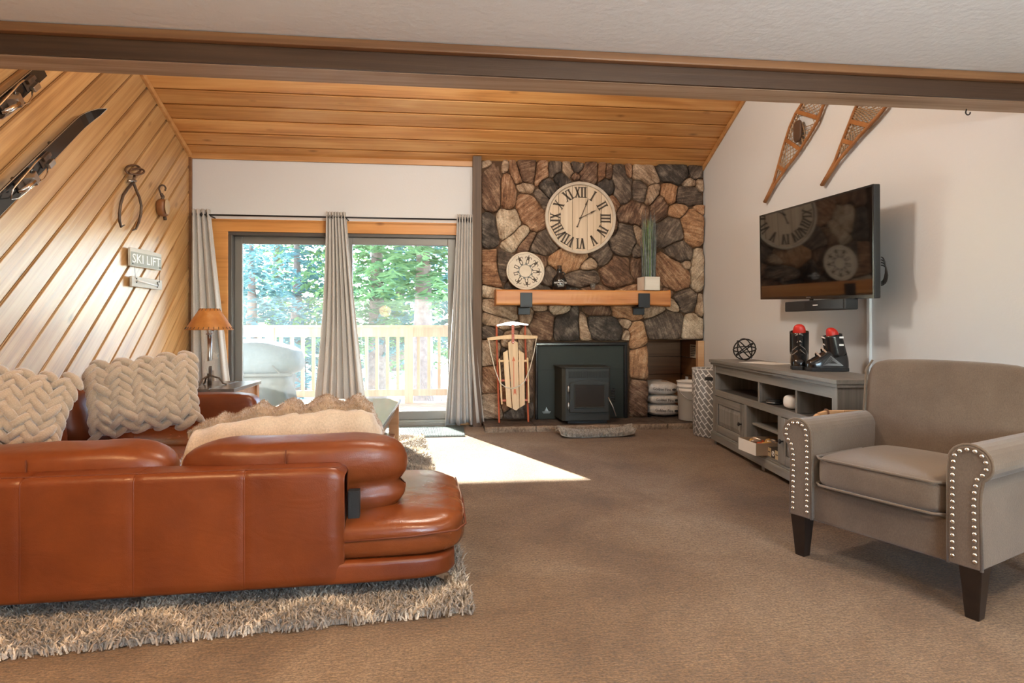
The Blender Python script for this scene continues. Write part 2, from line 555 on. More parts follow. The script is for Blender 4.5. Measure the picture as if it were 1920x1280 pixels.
M['grey_dark'] = wood('grey_wood_dark', (0.045, 0.043, 0.04), (0.075, 0.071, 0.066), (0.11, 0.105, 0.098), 0, 0.55, 9, knots=False, hue_var=0.05)
M['mantel'] = wood('mantel_wood', (0.27, 0.085, 0.02), (0.50, 0.19, 0.05), (0.64, 0.30, 0.09), 0, 0.42, 6, knots=True, hue_var=0.02, bstr=0.35)
M['clock_wood'] = wood('clock_wood', (0.36, 0.255, 0.155), (0.58, 0.45, 0.315), (0.68, 0.56, 0.42), 2, 0.6, 14, knots=False, hue_var=0.2)
M['clock_rim'] = plain('clock_rim', (0.44, 0.37, 0.29), 0.55, var=(0.60, 0.52, 0.42), vs=12)
M['numeral'] = plain('numeral_brown', (0.050, 0.030, 0.014), 0.55)
M['sled_wood'] = wood('sled_wood', (0.52, 0.32, 0.13), (0.68, 0.45, 0.21), (0.77, 0.55, 0.29), 2, 0.4, 8, knots=False, hue_var=0.1)
M['sled_red'] = plain('sled_red', (0.42, 0.07, 0.025), 0.45, var=(0.50, 0.12, 0.05), vs=12)
M['rope'] = plain('rope', (0.74, 0.67, 0.55), 0.9, bs=200)
M['stove'] = plain('stove_steel', (0.034, 0.034, 0.028), 0.45, 0.0, 0.3, bs=300, bstr=0.08)
M['stove_panel'] = plain('stove_panel', (0.024, 0.027, 0.019), 0.5, 0.0, 0.25, bs=300, bstr=0.08)
M['stove_glass'] = plain('stove_glass', (0.03, 0.027, 0.024), 0.08, 0.0, 0.8)
M['dark_void'] = plain('dark_void', (0.006, 0.006, 0.006), 0.9)
M['niche_wood'] = wood('niche_wood', (0.12, 0.05, 0.018), (0.20, 0.085, 0.03), (0.27, 0.125, 0.05), 0, 0.5, 8, knots=False, hue_var=0.2)
M['bag'] = fabric('pellet_bag', (0.55, 0.50, 0.44), (0.64, 0.59, 0.52), 60, 0.4, 0.0, 0.5, 9)
M['bag_brown'] = plain('bag_print', (0.38, 0.17, 0.06), 0.5)
M['table_top'] = wood('table_top_wood', (0.085, 0.065, 0.05), (0.14, 0.11, 0.088), (0.20, 0.16, 0.13), 1, 0.22, 6, knots=True, hue_var=0.15)
M['table_side'] = wood('table_side_wood', (0.20, 0.085, 0.03), (0.32, 0.15, 0.06), (0.42, 0.22, 0.10), 0, 0.4, 7, knots=False, hue_var=0.1)
M['shade'] = None
M['deck_wood'] = wood('deck_wood', (0.30, 0.20, 0.13), (0.42, 0.29, 0.20), (0.52, 0.38, 0.28), 0, 0.7, 8, knots=False, hue_var=0.15)
M['rail_wood'] = wood('rail_wood', (0.42, 0.25, 0.14), (0.55, 0.35, 0.21), (0.64, 0.44, 0.29), 2, 0.6, 8, knots=False, hue_var=0.12)
M['snow'] = plain('snow', (0.82, 0.85, 0.90), 0.8, bs=3, bstr=0.6, bdist=0.1)
M['bark'] = plain('bark', (0.17, 0.11, 0.085), 0.9, var=(0.28, 0.19, 0.15), vs=12, bs=30, bstr=0.7)
M['door_frame'] = plain('bronze_frame', (0.21, 0.20, 0.185), 0.42, 0.3)
M['door_frame_dark'] = plain('bronze_frame_dark', (0.10, 0.092, 0.085), 0.45, 0.3)
M['sill'] = plain('sill_metal', (0.32, 0.32, 0.29), 0.35, 0.7)
M['green_mat'] = plain('ribbed_mat', (0.055, 0.075, 0.068), 0.38, 0.0, 0.7)
M['grill_cover'] = fabric('grill_cover', (0.075, 0.088, 0.088), (0.10, 0.115, 0.115), 90, 0.2, 0.1, 0.6, 4)
M['grill_dark'] = plain('grill_dark', (0.035, 0.037, 0.03), 0.6, var=(0.07, 0.068, 0.055), vs=6)
M['red'] = plain('boot_red', (0.55, 0.022, 0.012), 0.45)
M['boot'] = plain('boot_shell', (0.012, 0.012, 0.013), 0.15, 0.0, 0.6)
M['raffia'] = plain('snowshoe_wood', (0.30, 0.115, 0.035), 0.4, var=(0.40, 0.18, 0.065), vs=14)
M['rawhide'] = plain('rawhide', (0.34, 0.22, 0.12), 0.6)
M['cardboard'] = plain('cardboard', (0.40, 0.29, 0.20), 0.8)
M['tan_wood'] = wood('tan_wood', (0.45, 0.25, 0.11), (0.60, 0.36, 0.18), (0.70, 0.46, 0.26), 0, 0.4, 8, knots=False, hue_var=0.05)

# thin glass: mostly clear, a faint mirror, a film of dust that the low sun lights up
m, nt, b = new_mat('window_glass')
nt.nodes.remove(b)
o_ = nt.nodes['Material Output']
tr = nt.nodes.new('ShaderNodeBsdfTransparent'); tr.inputs[0].default_value = (0.95, 0.98, 0.97, 1)
gl = nt.nodes.new('ShaderNodeBsdfGlossy'); gl.inputs['Roughness'].default_value = 0.02
tl = nt.nodes.new('ShaderNodeBsdfTranslucent'); tl.inputs[0].default_value = (0.9, 0.95, 0.95, 1)
fr = nt.nodes.new('ShaderNodeFresnel'); fr.inputs[0].default_value = 1.35
mx = nt.nodes.new('ShaderNodeMixShader'); mx2 = nt.nodes.new('ShaderNodeMixShader')
nt.links.new(fr.outputs[0], mx.inputs[0]); nt.links.new(tr.outputs[0], mx.inputs[1]); nt.links.new(gl.outputs[0], mx.inputs[2])
dn = noise_tex(nt, coords(nt), 2.5, 4, 0.6)
nt.links.new(math_n(nt, 'MULTIPLY_ADD', dn, 0.008, 0.0035), mx2.inputs[0])
nt.links.new(mx.outputs[0], mx2.inputs[1]); nt.links.new(tl.outputs[0], mx2.inputs[2])
nt.links.new(mx2.outputs[0], o_.inputs[0])
M['glass'] = m

def foliage(name, a, c2):
    m, nt, b = new_mat(name)
    nt.nodes.remove(b)
    o_ = nt.nodes['Material Output']
    f = noise_tex(nt, coords(nt), 2.2, 4, 0.6)
    c = ramp(nt, f, [(0.35, a), (0.65, c2)])
    d = nt.nodes.new('ShaderNodeBsdfDiffuse'); t = nt.nodes.new('ShaderNodeBsdfTranslucent')
    nt.links.new(c, d.inputs[0]); nt.links.new(c, t.inputs[0])
    x = nt.nodes.new('ShaderNodeMixShader'); x.inputs[0].default_value = 0.45
    nt.links.new(d.outputs[0], x.inputs[1]); nt.links.new(t.outputs[0], x.inputs[2])
    nt.links.new(x.outputs[0], o_.inputs[0])
    return m
M['needles_blue'] = foliage('needles_blue', (0.10, 0.20, 0.19), (0.22, 0.36, 0.34))
M['needles_green'] = foliage('needles_green', (0.12, 0.22, 0.08), (0.28, 0.40, 0.16))
# ------------------------------------------------------------------ the room
XL, XR, YB = -2.6, 2.8, 6.25
ZB, SL = 2.785, 0.45                       # height of the vault at the back wall, its slope
YR = -3.4                                  # the wall behind the camera
ZC = 2.202                                 # plaster ceiling under the loft
YL = 2.58                                  # far side of the beam
def zc(y):
    return ZB + SL * (YB - y)

fl = MB().box(XL - 0.1, XR + 0.1, YR - 0.1, YB + 0.02, -0.12, 0).build('floor', M['carpet']); struct(fl)
YN = 6.80                                  # back of the wood niche
wr = MB().box(XR, XR + 0.12, YR, YN + 0.1, -0.1, 4.8).build('wall_right', M['wall']); struct(wr)
wk = MB()
wk.box(XL - 0.1, XR + 0.1, YR - 0.12, YR, -0.1, 0.6)
wk.box(XL - 0.1, XR + 0.1, YR - 0.12, YR, 2.0, ZC + 0.2)
wk.box(XL - 0.1, 0.9, YR - 0.12, YR, 0.6, 2.0)
wk.box(2.6, XR + 0.1, YR - 0.12, YR, 0.6, 2.0)
struct(wk.build('wall_rear', M['wall']))
struct(MB().box(0.9, 2.6, YR - 0.09, YR - 0.08, 0.6, 2.0).build('window_added', M['glass']))  # unseen window made up to go with the rear fill light
wlf = MB().box(XL, XR, 2.36, 2.42, ZC + 0.02, 4.7).build('wall_light_stop', M['wall']); struct(wlf)  # unseen wall added to close the loft opening and hold the light in
ce = MB().box(XL - 0.1, XR + 0.1, YR - 0.1, 2.44, ZC, ZC + 0.1).build('ceiling', M['ceil_white']); struct(ce)

# left wall: backing + 45 degree boards
wl = MB().box(XL - 0.14, XL - 0.02, YR, YB + 0.1, -0.1, 4.8).build('wall_left', M['groove']); struct(wl)
s2 = math.sqrt(0.5)
quad = [(YR, 0.0), (YB, 0.0), (YB, ZB), (2.4, zc(2.4)), (YR, zc(2.4))]
ab = [((y + z) * s2, (z - y) * s2) for y, z in quad]
MW = Matrix(((0, 0, 1, XL - 0.02), (s2, -s2, 0, 0), (s2, s2, 0, 0), (0, 0, 0, 1)))
k = -11
while True:
    b1 = -1.627 - 0.181 * k; b0 = b1 - 0.181
    k += 1
    if b1 < -YB * s2 - 0.05:
        break
    pl = clip_poly(clip_poly(ab, 0, 1, b1 - 0.0035), 0, -1, -(b0 + 0.0035))
    if len(pl) < 3:
        continue
    ca = sum(p[0] for p in pl) / len(pl)
    mb = MB()
    # shiplap board: a thin tongue shows in the channel, the face stands proud of it
    mb.prism([(a - ca, b) for a, b in pl], lambda a, b, t: (a, b, t), 0.0, 0.010)
    pf = clip_poly(pl, 0, -1, -(b0 + 0.017))
    if len(pf) >= 3:
        mb.prism([(a - ca, b) for a, b in pf], lambda a, b, t: (a, b, t), 0.010, 0.022 + rng.uniform(-0.002, 0.003))
    o = mb.build('plank', M['pine_wall'], wl, bevel=0.003, seg=1)
    o.matrix_local = MW @ Matrix.Translation((ca, 0, 0))

# vault: boards across the room
vault = MB().hexa([(XL, YB + 0.15, ZB - 0.15 * SL + 0.03), (XR, YB + 0.15, ZB - 0.15 * SL + 0.03), (XR, YB + 0.15, ZB + 0.15), (XL, YB + 0.15, ZB + 0.15),
                   (XL, 2.35, zc(2.35) + 0.03), (XR, 2.35, zc(2.35) + 0.03), (XR, 2.35, zc(2.35) + 0.2), (XL, 2.35, zc(2.35) + 0.2)]).build('ceiling', M['groove']); struct(vault)
al = math.atan(SL); ca_, sa_ = math.cos(al), math.sin(al)
MV = Matrix(((1, 0, 0, 0), (0, -ca_, -sa_, YB), (0, sa_, -ca_, ZB), (0, 0, 0, 1))) @ Matrix.Translation((0, 0, -0.028))
for i in range(30):
    v0 = -0.035 + 0.1795 * i
    v1 = v0 + 0.1795
    if v0 > 4.25:
        break
    mb = MB()
    mb.box(XL + 0.005, XR - 0.005, v0 + 0.002, v1 - 0.002, 0.0, 0.014)
    mb.box(XL + 0.005, XR - 0.005, v0 + 0.002, v1 - 0.014, 0.014, 0.026 + rng.uniform(-0.001, 0.002))
    o = mb.build('plank', M['pine_ceiling'], vault, bevel=0.003, seg=1)
    o.matrix_local = MV
# trims along the vault and in the corners
def slope_trim(x0, x1, name):
    p = [(x0, YB, ZB - 0.05), (x1, YB, ZB - 0.05), (x1, YB, ZB), (x0, YB, ZB), (x0, 2.45, zc(2.45) - 0.05), (x1, 2.45, zc(2.45) - 0.05), (x1, 2.45, zc(2.45)), (x0, 2.45, zc(2.45))]
    o = MB().hexa(p).build(name, M['pine_trim'], bevel=0.004)
    return struct(o)
slope_trim(XL, XL + 0.03, 'trim_1')
slope_trim(XR - 0.02, XR, 'trim_2')
struct(MB().box(XL, XL + 0.028, YB - 0.03, YB, 0, ZB).build('trim_3', M['beam_trim'], bevel=0.003))
struct(MB().box(XL, 0.26, YB - 0.022, YB, ZB - 0.045, ZB + 0.01).build('trim_4', M['pine_trim'], bevel=0.003))

# beam at the loft edge with its cap strip
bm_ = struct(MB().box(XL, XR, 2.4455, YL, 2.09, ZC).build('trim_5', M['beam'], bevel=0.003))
struct(MB().box(XL, XR, 2.43, 2.445, 2.091, ZC).build('trim_11', M['beam_shaded_face'], bevel=0.002))  # separate front board added to carry the shaded tone
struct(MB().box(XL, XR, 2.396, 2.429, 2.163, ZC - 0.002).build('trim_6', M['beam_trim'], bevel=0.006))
# little hook under the beam
hk = onY(1812, 206, 2.56)
hp = [(hk.x, 2.56, 2.095)] + [(hk.x + 0.008 + 0.012 * math.cos(a), 2.56, 2.075 + 0.012 * math.sin(a)) for a in [PI * 0.75 + PI * 1.3 * i / 9 for i in range(10)]]
tag(MB().tube(hp, 0.003, 6).build('ceiling_hook', M['black_metal'], smooth=True), 'small dark metal hook screwed into the underside of the beam', 'hook')

# back wall with the sliding door opening
DX0, DX1, DZ0, DZ1 = -2.235, 0.12, 0.0, 2.02
wb = MB()
wb.box(XL, DX0, YB, YB + 0.14, -0.1, ZB + 0.2)
wb.box(DX0, DX1, YB, YB + 0.14, DZ1, ZB + 0.2)
wb.box(DX1, 0.33, YB, YB + 0.14, -0.1, ZB + 0.2)
struct(wb.build('wall_back', M['wall']))
# pine casing
cs = MB().box(-2.40, DX0 + 0.01, YB - 0.02, YB, 0, DZ1).build('trim_7', M['pine_casing'], bevel=0.003); struct(cs)
cs = MB().box(-2.40, DX1 + 0.16, YB - 0.024, YB, DZ1 - 0.01, DZ1 + 0.115).build('trim_8', M['pine_casing'], bevel=0.003); struct(cs)
cs = MB().box(DX1 - 0.01, DX1 + 0.15, YB - 0.02, YB, 0, DZ1 - 0.01).build('trim_9', M['pine_casing'], bevel=0.003); struct(cs)

# sliding glass door: frame, two leaves with their panes, sill rails
d1 = bpy.data.objects.new('door_1', None); COL.objects.link(d1); struct(d1)
fm = MB()
fm.box(DX0 + 0.0, DX0 + 0.045, YB - 0.005, YB + 0.13, 0.036, DZ1 - 0.0455)
fm.box(DX1 - 0.045, DX1, YB - 0.005, YB + 0.13, 0.036, DZ1 - 0.0455)
fm.box(DX0, DX1, YB - 0.005, YB + 0.13, DZ1 - 0.045, DZ1)
fm.build('door_frame', M['door_frame_dark'], d1, bevel=0.004)
si = MB()
si.box(DX0, DX1, YB - 0.02, YB + 0.14, 0.0, 0.035)
si.box(DX0, DX1, YB - 0.012, YB + 0.0, 0.035, 0.06)
si.box(DX0, DX1, YB + 0.045, YB + 0.06, 0.035, 0.075)
si.box(DX0, DX1, YB + 0.1, YB + 0.14, 0.035, 0.09)
si.build('door_sill', M['sill'], d1, bevel=0.003)
def leaf(x0, x1, y, sw0, sw1):
    lf = MB()
    z0, z1 = 0.06, DZ1 - 0.046
    lf.box(x0, x0 + sw0, y, y + 0.038, z0, z1)
    lf.box(x1 - sw1, x1, y, y + 0.038, z0, z1)
    lf.box(x0 + sw0, x1 - sw1, y + 0.001, y + 0.037, z1 - 0.075, z1)
    lf.box(x0 + sw0, x1 - sw1, y + 0.001, y + 0.037, z0, z0 + 0.09)
    l = lf.build('door_leaf', M['door_frame'], d1, bevel=0.004)
    MB().box(x0 + sw0 - 0.005, x1 - sw1 + 0.005, y + 0.016, y + 0.020, z0 + 0.085, z1 - 0.07).build('pane', M['glass'], l)
    return l
leaf(DX0 + 0.045, -1.03, YB + 0.075, 0.075, 0.07)
leaf(-1.075, DX1 - 0.045, YB + 0.02, 0.08, 0.08)

# dark upright board beside the stone
PX0, PX1 = onY(886.5, 500, 6.11).x, onY(903, 500, 6.11).x
struct(MB().box(PX0, PX1, 6.11, YB + 0.02, 0, zc(6.11) - 0.03).build('trim_10', M['post'], bevel=0.004))

# ------------------------------------------------------------------ chimney wall of fieldstone
YS = 6.215
NX0 = onY(1214, 700, YS).x
NZ1 = onY(1260, 637, YS).z
HZ = 0.055
chim = MB()
chim.box(PX1 - 0.03, NX0, YS, YN + 0.1, 0, ZB + 0.15)
chim.box(NX0, XR + 0.01, YS, YN + 0.1, NZ1, ZB + 0.15)
chim.box(NX0, XR + 0.01, YN, YN + 0.1, 0, NZ1)
wc = chim.build('wall_chimney', M['mortar']); struct(wc)
S = [  # px, py, half width, half height, turn, stone
 (912,308,12,6,-20,'t'),(921,354,18,46,0,'b'),(948,314,7,11,15,'t'),(953,360,14,38,0,'r'),(966,328,10,24,-25,'r'),(988,322,16,22,0,'b'),(985,352,18,9,10,'t'),
 (1015,326,12,23,12,'r'),(1041,316,12,17,0,'g'),(1052,334,18,10,35,'k'),(1065,319,10,14,-25,'t'),(1084,312,13,11,0,'g'),(1079,331,8,6,0,'b'),(1103,324,16,18,0,'b'),
 (1026,350,24,12,45,'k'),(1018,374,8,24,-40,'g'),(994,401,20,36,-24,'r'),(952,418,24,28,0,'c'),(917,432,17,36,0,'k'),(968,446,36,13,-45,'c'),(990,452,24,8,-48,'b'),(1018,452,20,18,0,'g'),
 (1129,321,8,18,10,'r'),(1141,322,7,18,0,'b'),(1139,348,14,14,0,'k'),(1167,346,17,38,-8,'g'),(1179,318,8,16,0,'r'),(1210,327,28,15,20,'t'),(1262,327,28,18,0,'k'),(1305,321,13,16,0,'g'),
 (1292,342,13,8,0,'t'),(1313,347,7,14,-20,'t'),(1199,357,14,19,0,'g'),(1224,361,11,19,30,'t'),(1254,361,16,20,0,'o'),(1291,368,28,17,0,'g'),(1312,393,13,8,20,'o'),(1185,401,26,22,0,'b'),
 (1237,390,14,22,0,'b'),(1272,394,20,12,-10,'o'),(1299,425,19,33,-12,'o'),(1256,433,22,23,0,'g'),(1172,446,22,30,20,'g'),(1197,440,8,22,-20,'t'),
 (917,500,22,34,0,'r'),(943,494,16,26,0,'g'),(914,547,22,11,15,'c'),(934,578,38,13,18,'t'),(926,603,36,11,16,'t'),(986,588,12,14,0,'t'),(1020,604,18,27,0,'b'),(1012,576,16,9,25,'t'),
 (1048,581,20,10,0,'c'),(1064,609,25,26,0,'k'),(1093,614,9,24,-10,'t'),(1067,492,30,17,-10,'o'),(1004,502,18,18,30,'b'),(1030,518,16,16,0,'g'),(1092,520,28,13,0,'g'),(1103,496,16,9,-20,'t'),
 (1128,476,16,22,-30,'g'),(1159,510,28,26,0,'b'),(1192,504,13,18,0,'b'),(1194,470,9,12,0,'g'),(1276,474,23,18,30,'g'),(1262,514,30,28,30,'r'),(1308,508,13,38,0,'c'),(1286,496,10,10,30,'t'),
 (1290,562,25,17,0,'g'),(1260,572,14,10,30,'t'),(1226,580,20,12,-15,'t'),(1172,586,26,11,10,'o'),(1125,583,24,8,0,'b'),(1134,612,32,17,10,'k'),(1171,606,11,9,20,'t'),(1247,612,30,24,-15,'g'),
 (1300,616,20,21,0,'c'),(1193,630,15,22,0,'o'),(1199,682,19,27,0,'o'),(1196,748,19,34,0,'b'),(1176,630,8,10,0,'t'),(1313,570,8,20,0,'t'),
 (921,624,20,14,0,'g'),(917,662,17,28,0,'t'),(919,712,18,30,0,'r'),(920,760,18,26,0,'t'),(975,772,22,16,0,'g'),(953,690,16,34,0,'g'),(982,652,16,24,0,'t'),(985,712,14,32,0,'b'),(958,636,14,18,0,'t'),(952,746,14,22,0,'r'),
 (1060,372,16,14,0,'b'),(1092,396,18,22,0,'r'),(1124,378,16,16,0,'g'),(1056,424,18,20,0,'g'),(1102,446,24,16,0,'t'),(1046,396,12,14,0,'b'),(1134,416,14,20,0,'b'),(1090,354,18,12,0,'b'),(1150,384,12,14,0,'r'),(1150,424,8,18,0,'b'),
 (970,536,16,12,0,'k'),(1010,548,24,12,0,'g'),(1060,552,28,11,0,'k'),(1120,550,26,12,0,'b'),(1180,548,24,12,0,'r'),(1240,548,22,10,0,'b'),
]
msc = 6.4 / 1100
SX = np.array([[onY(s[0], s[1], YS - 0.02).x, onY(s[0], s[1], YS - 0.02).z] for s in S])
AA = []
for s in S:
    a = math.radians(-s[4]); c_, d_ = math.cos(a), math.sin(a)
    R = np.array([[c_, d_], [-d_, c_]])
    AA.append(np.diag([1 / (s[2] * msc), 1 / (s[3] * msc)]) @ R)
AA = np.array(AA)
SVX0, SVX1, SVZ1 = onY(1001, 700, YS).x, onY(1178, 700, YS).x, onY(1090, 640, YS).z
BX0, BX1, BZ0 = PX1 + 0.004, XR - 0.006, HZ + 0.004
NA = 32
for i, s in enumerate(S):
    th = (np.arange(NA) + 0.5 * (i % 2)) * 2 * PI / NA
    rr = np.arange(1, 110) * 0.005
    P = SX[i][None, None, :] + rr[None, :, None] * np.stack([np.cos(th), np.sin(th)], -1)[:, None, :]
    D = P[:, :, None, :] - SX[None, None, :, :]
    Q = np.einsum('nij,atnj->atni', AA, D)
    dist = np.sqrt((Q ** 2).sum(-1))
    own = dist[:, :, i].copy()
    dist[:, :, i] = 1e9
    bad = (dist.min(-1) < own) | (own > 1.75)
    x, z = P[:, :, 0], P[:, :, 1]
    bad |= (x < BX0) | (x > BX1) | (z < BZ0) | (z > ZB + 0.035)
    bad |= (x > SVX0 - 0.004) & (x < SVX1 + 0.004) & (z < SVZ1 + 0.004)
    bad |= (x > NX0 - 0.004) & (z < NZ1 + 0.004)
    bad[:, -1] = True
    r = rr[bad.argmax(1)] - 0.0065
    r = np.maximum(r, 0.012)
    r = 0.8 * r + 0.1 * (np.roll(r, 1) + np.roll(r, -1))
    dep = rng.uniform(0.028, 0.062)
    tx, tz = rng.uniform(-0.12, 0.12), rng.uniform(-0.12, 0.12)
    mb = MB(); vs = []
    for (kf, dp) in ((1.0, 0.0), (0.985, 0.5), (0.90, 0.9), (0.62, 1.0)):
        for a in range(NA):
            px_, pz_ = math.cos(th[a]) * r[a] * kf, math.sin(th[a]) * r[a] * kf
            nz = noise.noise(Vector((px_ * 14 + i * 3.1, pz_ * 14, i))) * 0.016 + noise.noise(Vector((px_ * 34 + i, pz_ * 34, i * 2))) * 0.007
            y = -(dep * dp) - (nz + tx * px_ + tz * pz_) * (1 if dp > 0.4 else 0)
            vs.append((px_, min(y, 0.01), pz_))
    vs.append((0, -dep * 1.02, 0))
    fs = []
    for q in range(3):
        for a in range(NA):
            b2 = (a + 1) % NA
            fs.append((q * NA + a, q * NA + b2, (q + 1) * NA + b2, (q + 1) * NA + a))
    for a in range(NA):
        fs.append((3 * NA + a, 3 * NA + (a + 1) % NA, 4 * NA))
    mb.add(vs, fs)
    mb.build('stone', M['st_' + s[5]], wc, smooth=True, loc=(SX[i][0], YS, SX[i][1]))

# niche lining: boards on the back and on the right side, face trim, note and outlet
for q in range(4):
    z0 = HZ + q * (NZ1 - HZ) / 4; z1 = z0 + (NZ1 - HZ) / 4 - 0.006
    MB().box(NX0, XR - 0.03, YN - 0.018, YN - 0.001, z0, z1).build('plank', M['niche_wood'], wc, bevel=0.003)
    o = MB().box(-(YN - 0.02 - YS - 0.02) / 2, (YN - 0.02 - YS - 0.02) / 2, 0, 0.02, z0, z1).build('plank', M['niche_wood'], wc, bevel=0.003)
    o.location = (XR - 0.002, (YN - 0.02 + YS + 0.02) / 2, 0); o.rotation_euler = (0, 0, PI / 2)
MB().box(XR - 0.075, XR - 0.003, YS - 0.035, YS + 0.02, HZ, NZ1 - 0.01).build('face_trim', M['tan_wood'], wc, bevel=0.003)
nt_ = thing('paper_note', 'pale note with printed lines pinned inside the wood niche beside the hearth', 'note', (XR - 0.026, 6.42, onX(1299, 658, XR - 0.026).z), rot=(PI / 2, 0, -PI / 2))
MB().box(-0.085, 0.085, -0.075, 0.075, -0.001, 0.002).build('sheet', plain('note_paper', (0.66, 0.56, 0.42), 0.8), nt_)
for q in range(6):
    MB().box(-0.068, 0.06 - 0.02 * (q % 2), 0.05 - q * 0.021, 0.058 - q * 0.021 + (0.004 if q == 0 else 0), 0.002, 0.003).build('print_line', M['print_dark'], nt_)
ol = thing('wall_outlet', 'ivory electrical outlet low on the niche side wall above the bucket', 'outlet', (XR - 0.024, 6.60, 0.40), rot=(PI / 2, 0, -PI / 2))
MB().box(-0.036, 0.036, -0.058, 0.058, 0, 0.006).build('cover_plate', M['white_plastic'], ol, bevel=0.003)
for q in (-0.022, 0.022):
    MB().box(-0.016, 0.016, q - 0.014, q + 0.014, 0.006, 0.009).build('socket', M['white_plastic'], ol, bevel=0.003)

# hearth: flat stone slabs with a paler broken edge
he = thing('hearth', 'low brown slate hearth running along the foot of the stone chimney', 'hearth', (0.36, 5.75, 0.0))
xs = [0.0, onY(1006, 805, 5.75).x - 0.36, 1.25, 1.86, XR - 0.36 - 0.004]
for q in range(4):
    y1 = YS - 5.75 if q < 3 else YN - 5.75 - 0.002
    MB().box(xs[q], xs[q + 1] - 0.006, 0.03, y1, 0.0, HZ - 0.002 + rng.uniform(-0.002, 0.0015)).build('slab', M['slate'], he, bevel=0.004)
    e = MB()
    n = 9
    def edge(u, v, q=q):
        x = xs[q] + (xs[q + 1] - 0.006 - xs[q]) * u
        prof = [(0.031, HZ - 0.001), (0.006, HZ - 0.004), (0.0, 0.03), (0.004, 0.0)]
        yy, zz = prof[round(v * 3)]
        return (x, yy + 0.006 * noise.noise(Vector((x * 9, v * 3, q))), zz)
    e.grid(edge, 14, 4)
    e.build('edge', M['slate_edge'], he, smooth=True)

# ------------------------------------------------------------------ outside
struct(MB().box(-9, 6, YB + 0.14, 8.55, 2.60, 2.72).build('ceiling_eave', M['rail_wood']))
dk = bpy.data.objects.new('floor_deck', None); COL.objects.link(dk); struct(dk)
mbd = MB().box(-4.5, 4.5, -0.066, 0.066, -0.035, 0)
med = mbd.mesh('deck_board', M['deck_wood'])
for q in range(15):
    inst('deck_board', med, dk, (-1.0, YB + 0.23 + q * 0.14, -0.03))
rl = thing('deck_railing', 'pale cedar deck railing with upright balusters beyond the glass door', 'railing', (0, 8.35, -0.03))
MB().box(-6, 3.6, -0.07, 0.07, 1.055, 1.09).build('cap_rail', M['rail_wood'], rl)
MB().box(-6, 3.6, -0.045, -0.005, 0.925, 1.055).build('top_rail', M['rail_wood'], rl)
MB().box(-6, 3.6, -0.045, -0.005, 0.10, 0.19).build('bottom_rail', M['rail_wood'], rl)
bme = MB().box(-0.021, 0.021, -0.004, 0.036, 0.12, 1.05).mesh('baluster', M['rail_wood'])
pme = MB().box(-0.058, 0.058, -0.06, 0.055, -0.4, 1.055).mesh('post', M['rail_wood'])
bx = onY(767, 650, 8.35).x
for q in (-3, -2, -1, 0, 1):
    inst('post', pme, rl, (bx + q * 1.87, 0, 0))
for q in range(-31, 16):
    inst('baluster', bme, rl, (bx - 0.012 + q * 0.1438, 0, 0))
MB().box(-9, 6, -0.02, 0.05, -0.3, -0.04).build('rim_board', M['rail_wood'], rl)

def ground(u, v):
    x = -30 + 60 * u; y = 8.5 + 45 * v
    return (x, y, -0.75 + 0.25 * noise.noise(Vector((x * 0.25, y * 0.25, 0))) + 0.018 * max(0, y - 14))
struct(MB().grid(ground, 50, 40).build('floor_snow', M['snow'], smooth=True))

def spruce(label, x, y, z0, h, rad, mat, seed, bare=0.12, group=None):
    r = np.random.default_rng(seed)
    t = thing('spruce_tree', label, 'tree', (x, y, z0))
    MB().tube([(0, 0, 0), (0.03, 0, h * 0.5), (0, 0, h)], [0.16 * rad / 1.6 + 0.05, 0.10, 0.01], 8).build('trunk', M['bark'], t, smooth=True)
    V = []; Fc = []
    nb = int(h * 17)
    for i in range(nb):
        f = (i + r.random()) / nb
        z = h * (bare + (1 - bare) * f)
        L = rad * (1 - f) ** 0.8 * r.uniform(0.75, 1.15) + 0.12
        az = i * 2.39996 + r.uniform(-.3, .3)
        n = max(6, int(L * 34))
        s = np.sort(r.random(n)) * 0.95 + 0.05
        d = np.array([math.cos(az), math.sin(az)])
        sag = L * (0.12 * s - 0.42 * s * s)
        base = np.stack([d[0] * s * L, d[1] * s * L, z + sag], -1)
        base += r.normal(0, 0.03, base.shape)
        wd = 0.10 + 0.16 * L * (1 - s) * 0.8
        sd_ = np.sign(r.uniform(-1, 1, n))
        side = np.stack([-d[1] * sd_, d[0] * sd_, np.zeros(n)], -1)
        tip = base + side * wd[:, None] + np.stack([d[0] * 0.10 * np.ones(n), d[1] * 0.10 * np.ones(n), r.uniform(-0.10, 0.02, n)], -1)
        q = base + np.stack([d[0] * 0.09 * np.ones(n), d[1] * 0.09 * np.ones(n), r.uniform(-0.05, 0.06, n)], -1)
        b0 = len(V)
        for kk in range(n):
            V += [tuple(base[kk]), tuple(tip[kk]), tuple(q[kk])]
            Fc.append((b0 + 3 * kk, b0 + 3 * kk + 1, b0 + 3 * kk + 2))
    mb = MB(); mb.v = V; mb.f = Fc
    mb.build('foliage', mat, t)
    return t
def tree_at(px, Y, h, rad, mat, seed, label, bare=0.12):
    spruce(label, onY(px, 600, Y).x, Y, -0.8 + 0.018 * max(0, Y - 14), h, rad, M[mat], seed, bare)
tree_at(470, 13.0, 4.4, 1.9, 'needles_blue', 1, 'blue-green spruce seen through the left end of the door glass', 0.2)
tree_at(555, 15.5, 5.8, 2.4, 'needles_blue', 2, 'tall blue spruce behind the covered grill', 0.12)
tree_at(622, 18.0, 10.0, 2.6, 'needles_green', 3, 'yellow-green spruce partly hidden by the middle curtain', 0.1)
tree_at(705, 14.5, 9.0, 2.2, 'needles_green', 4, 'green spruce left of the bare pink trunk in the right pane', 0.16)
tree_at(792, 12.0, 9.0, 2.0, 'needles_green', 5, 'spruce with a visible pinkish trunk in the middle of the right pane', 0.26)
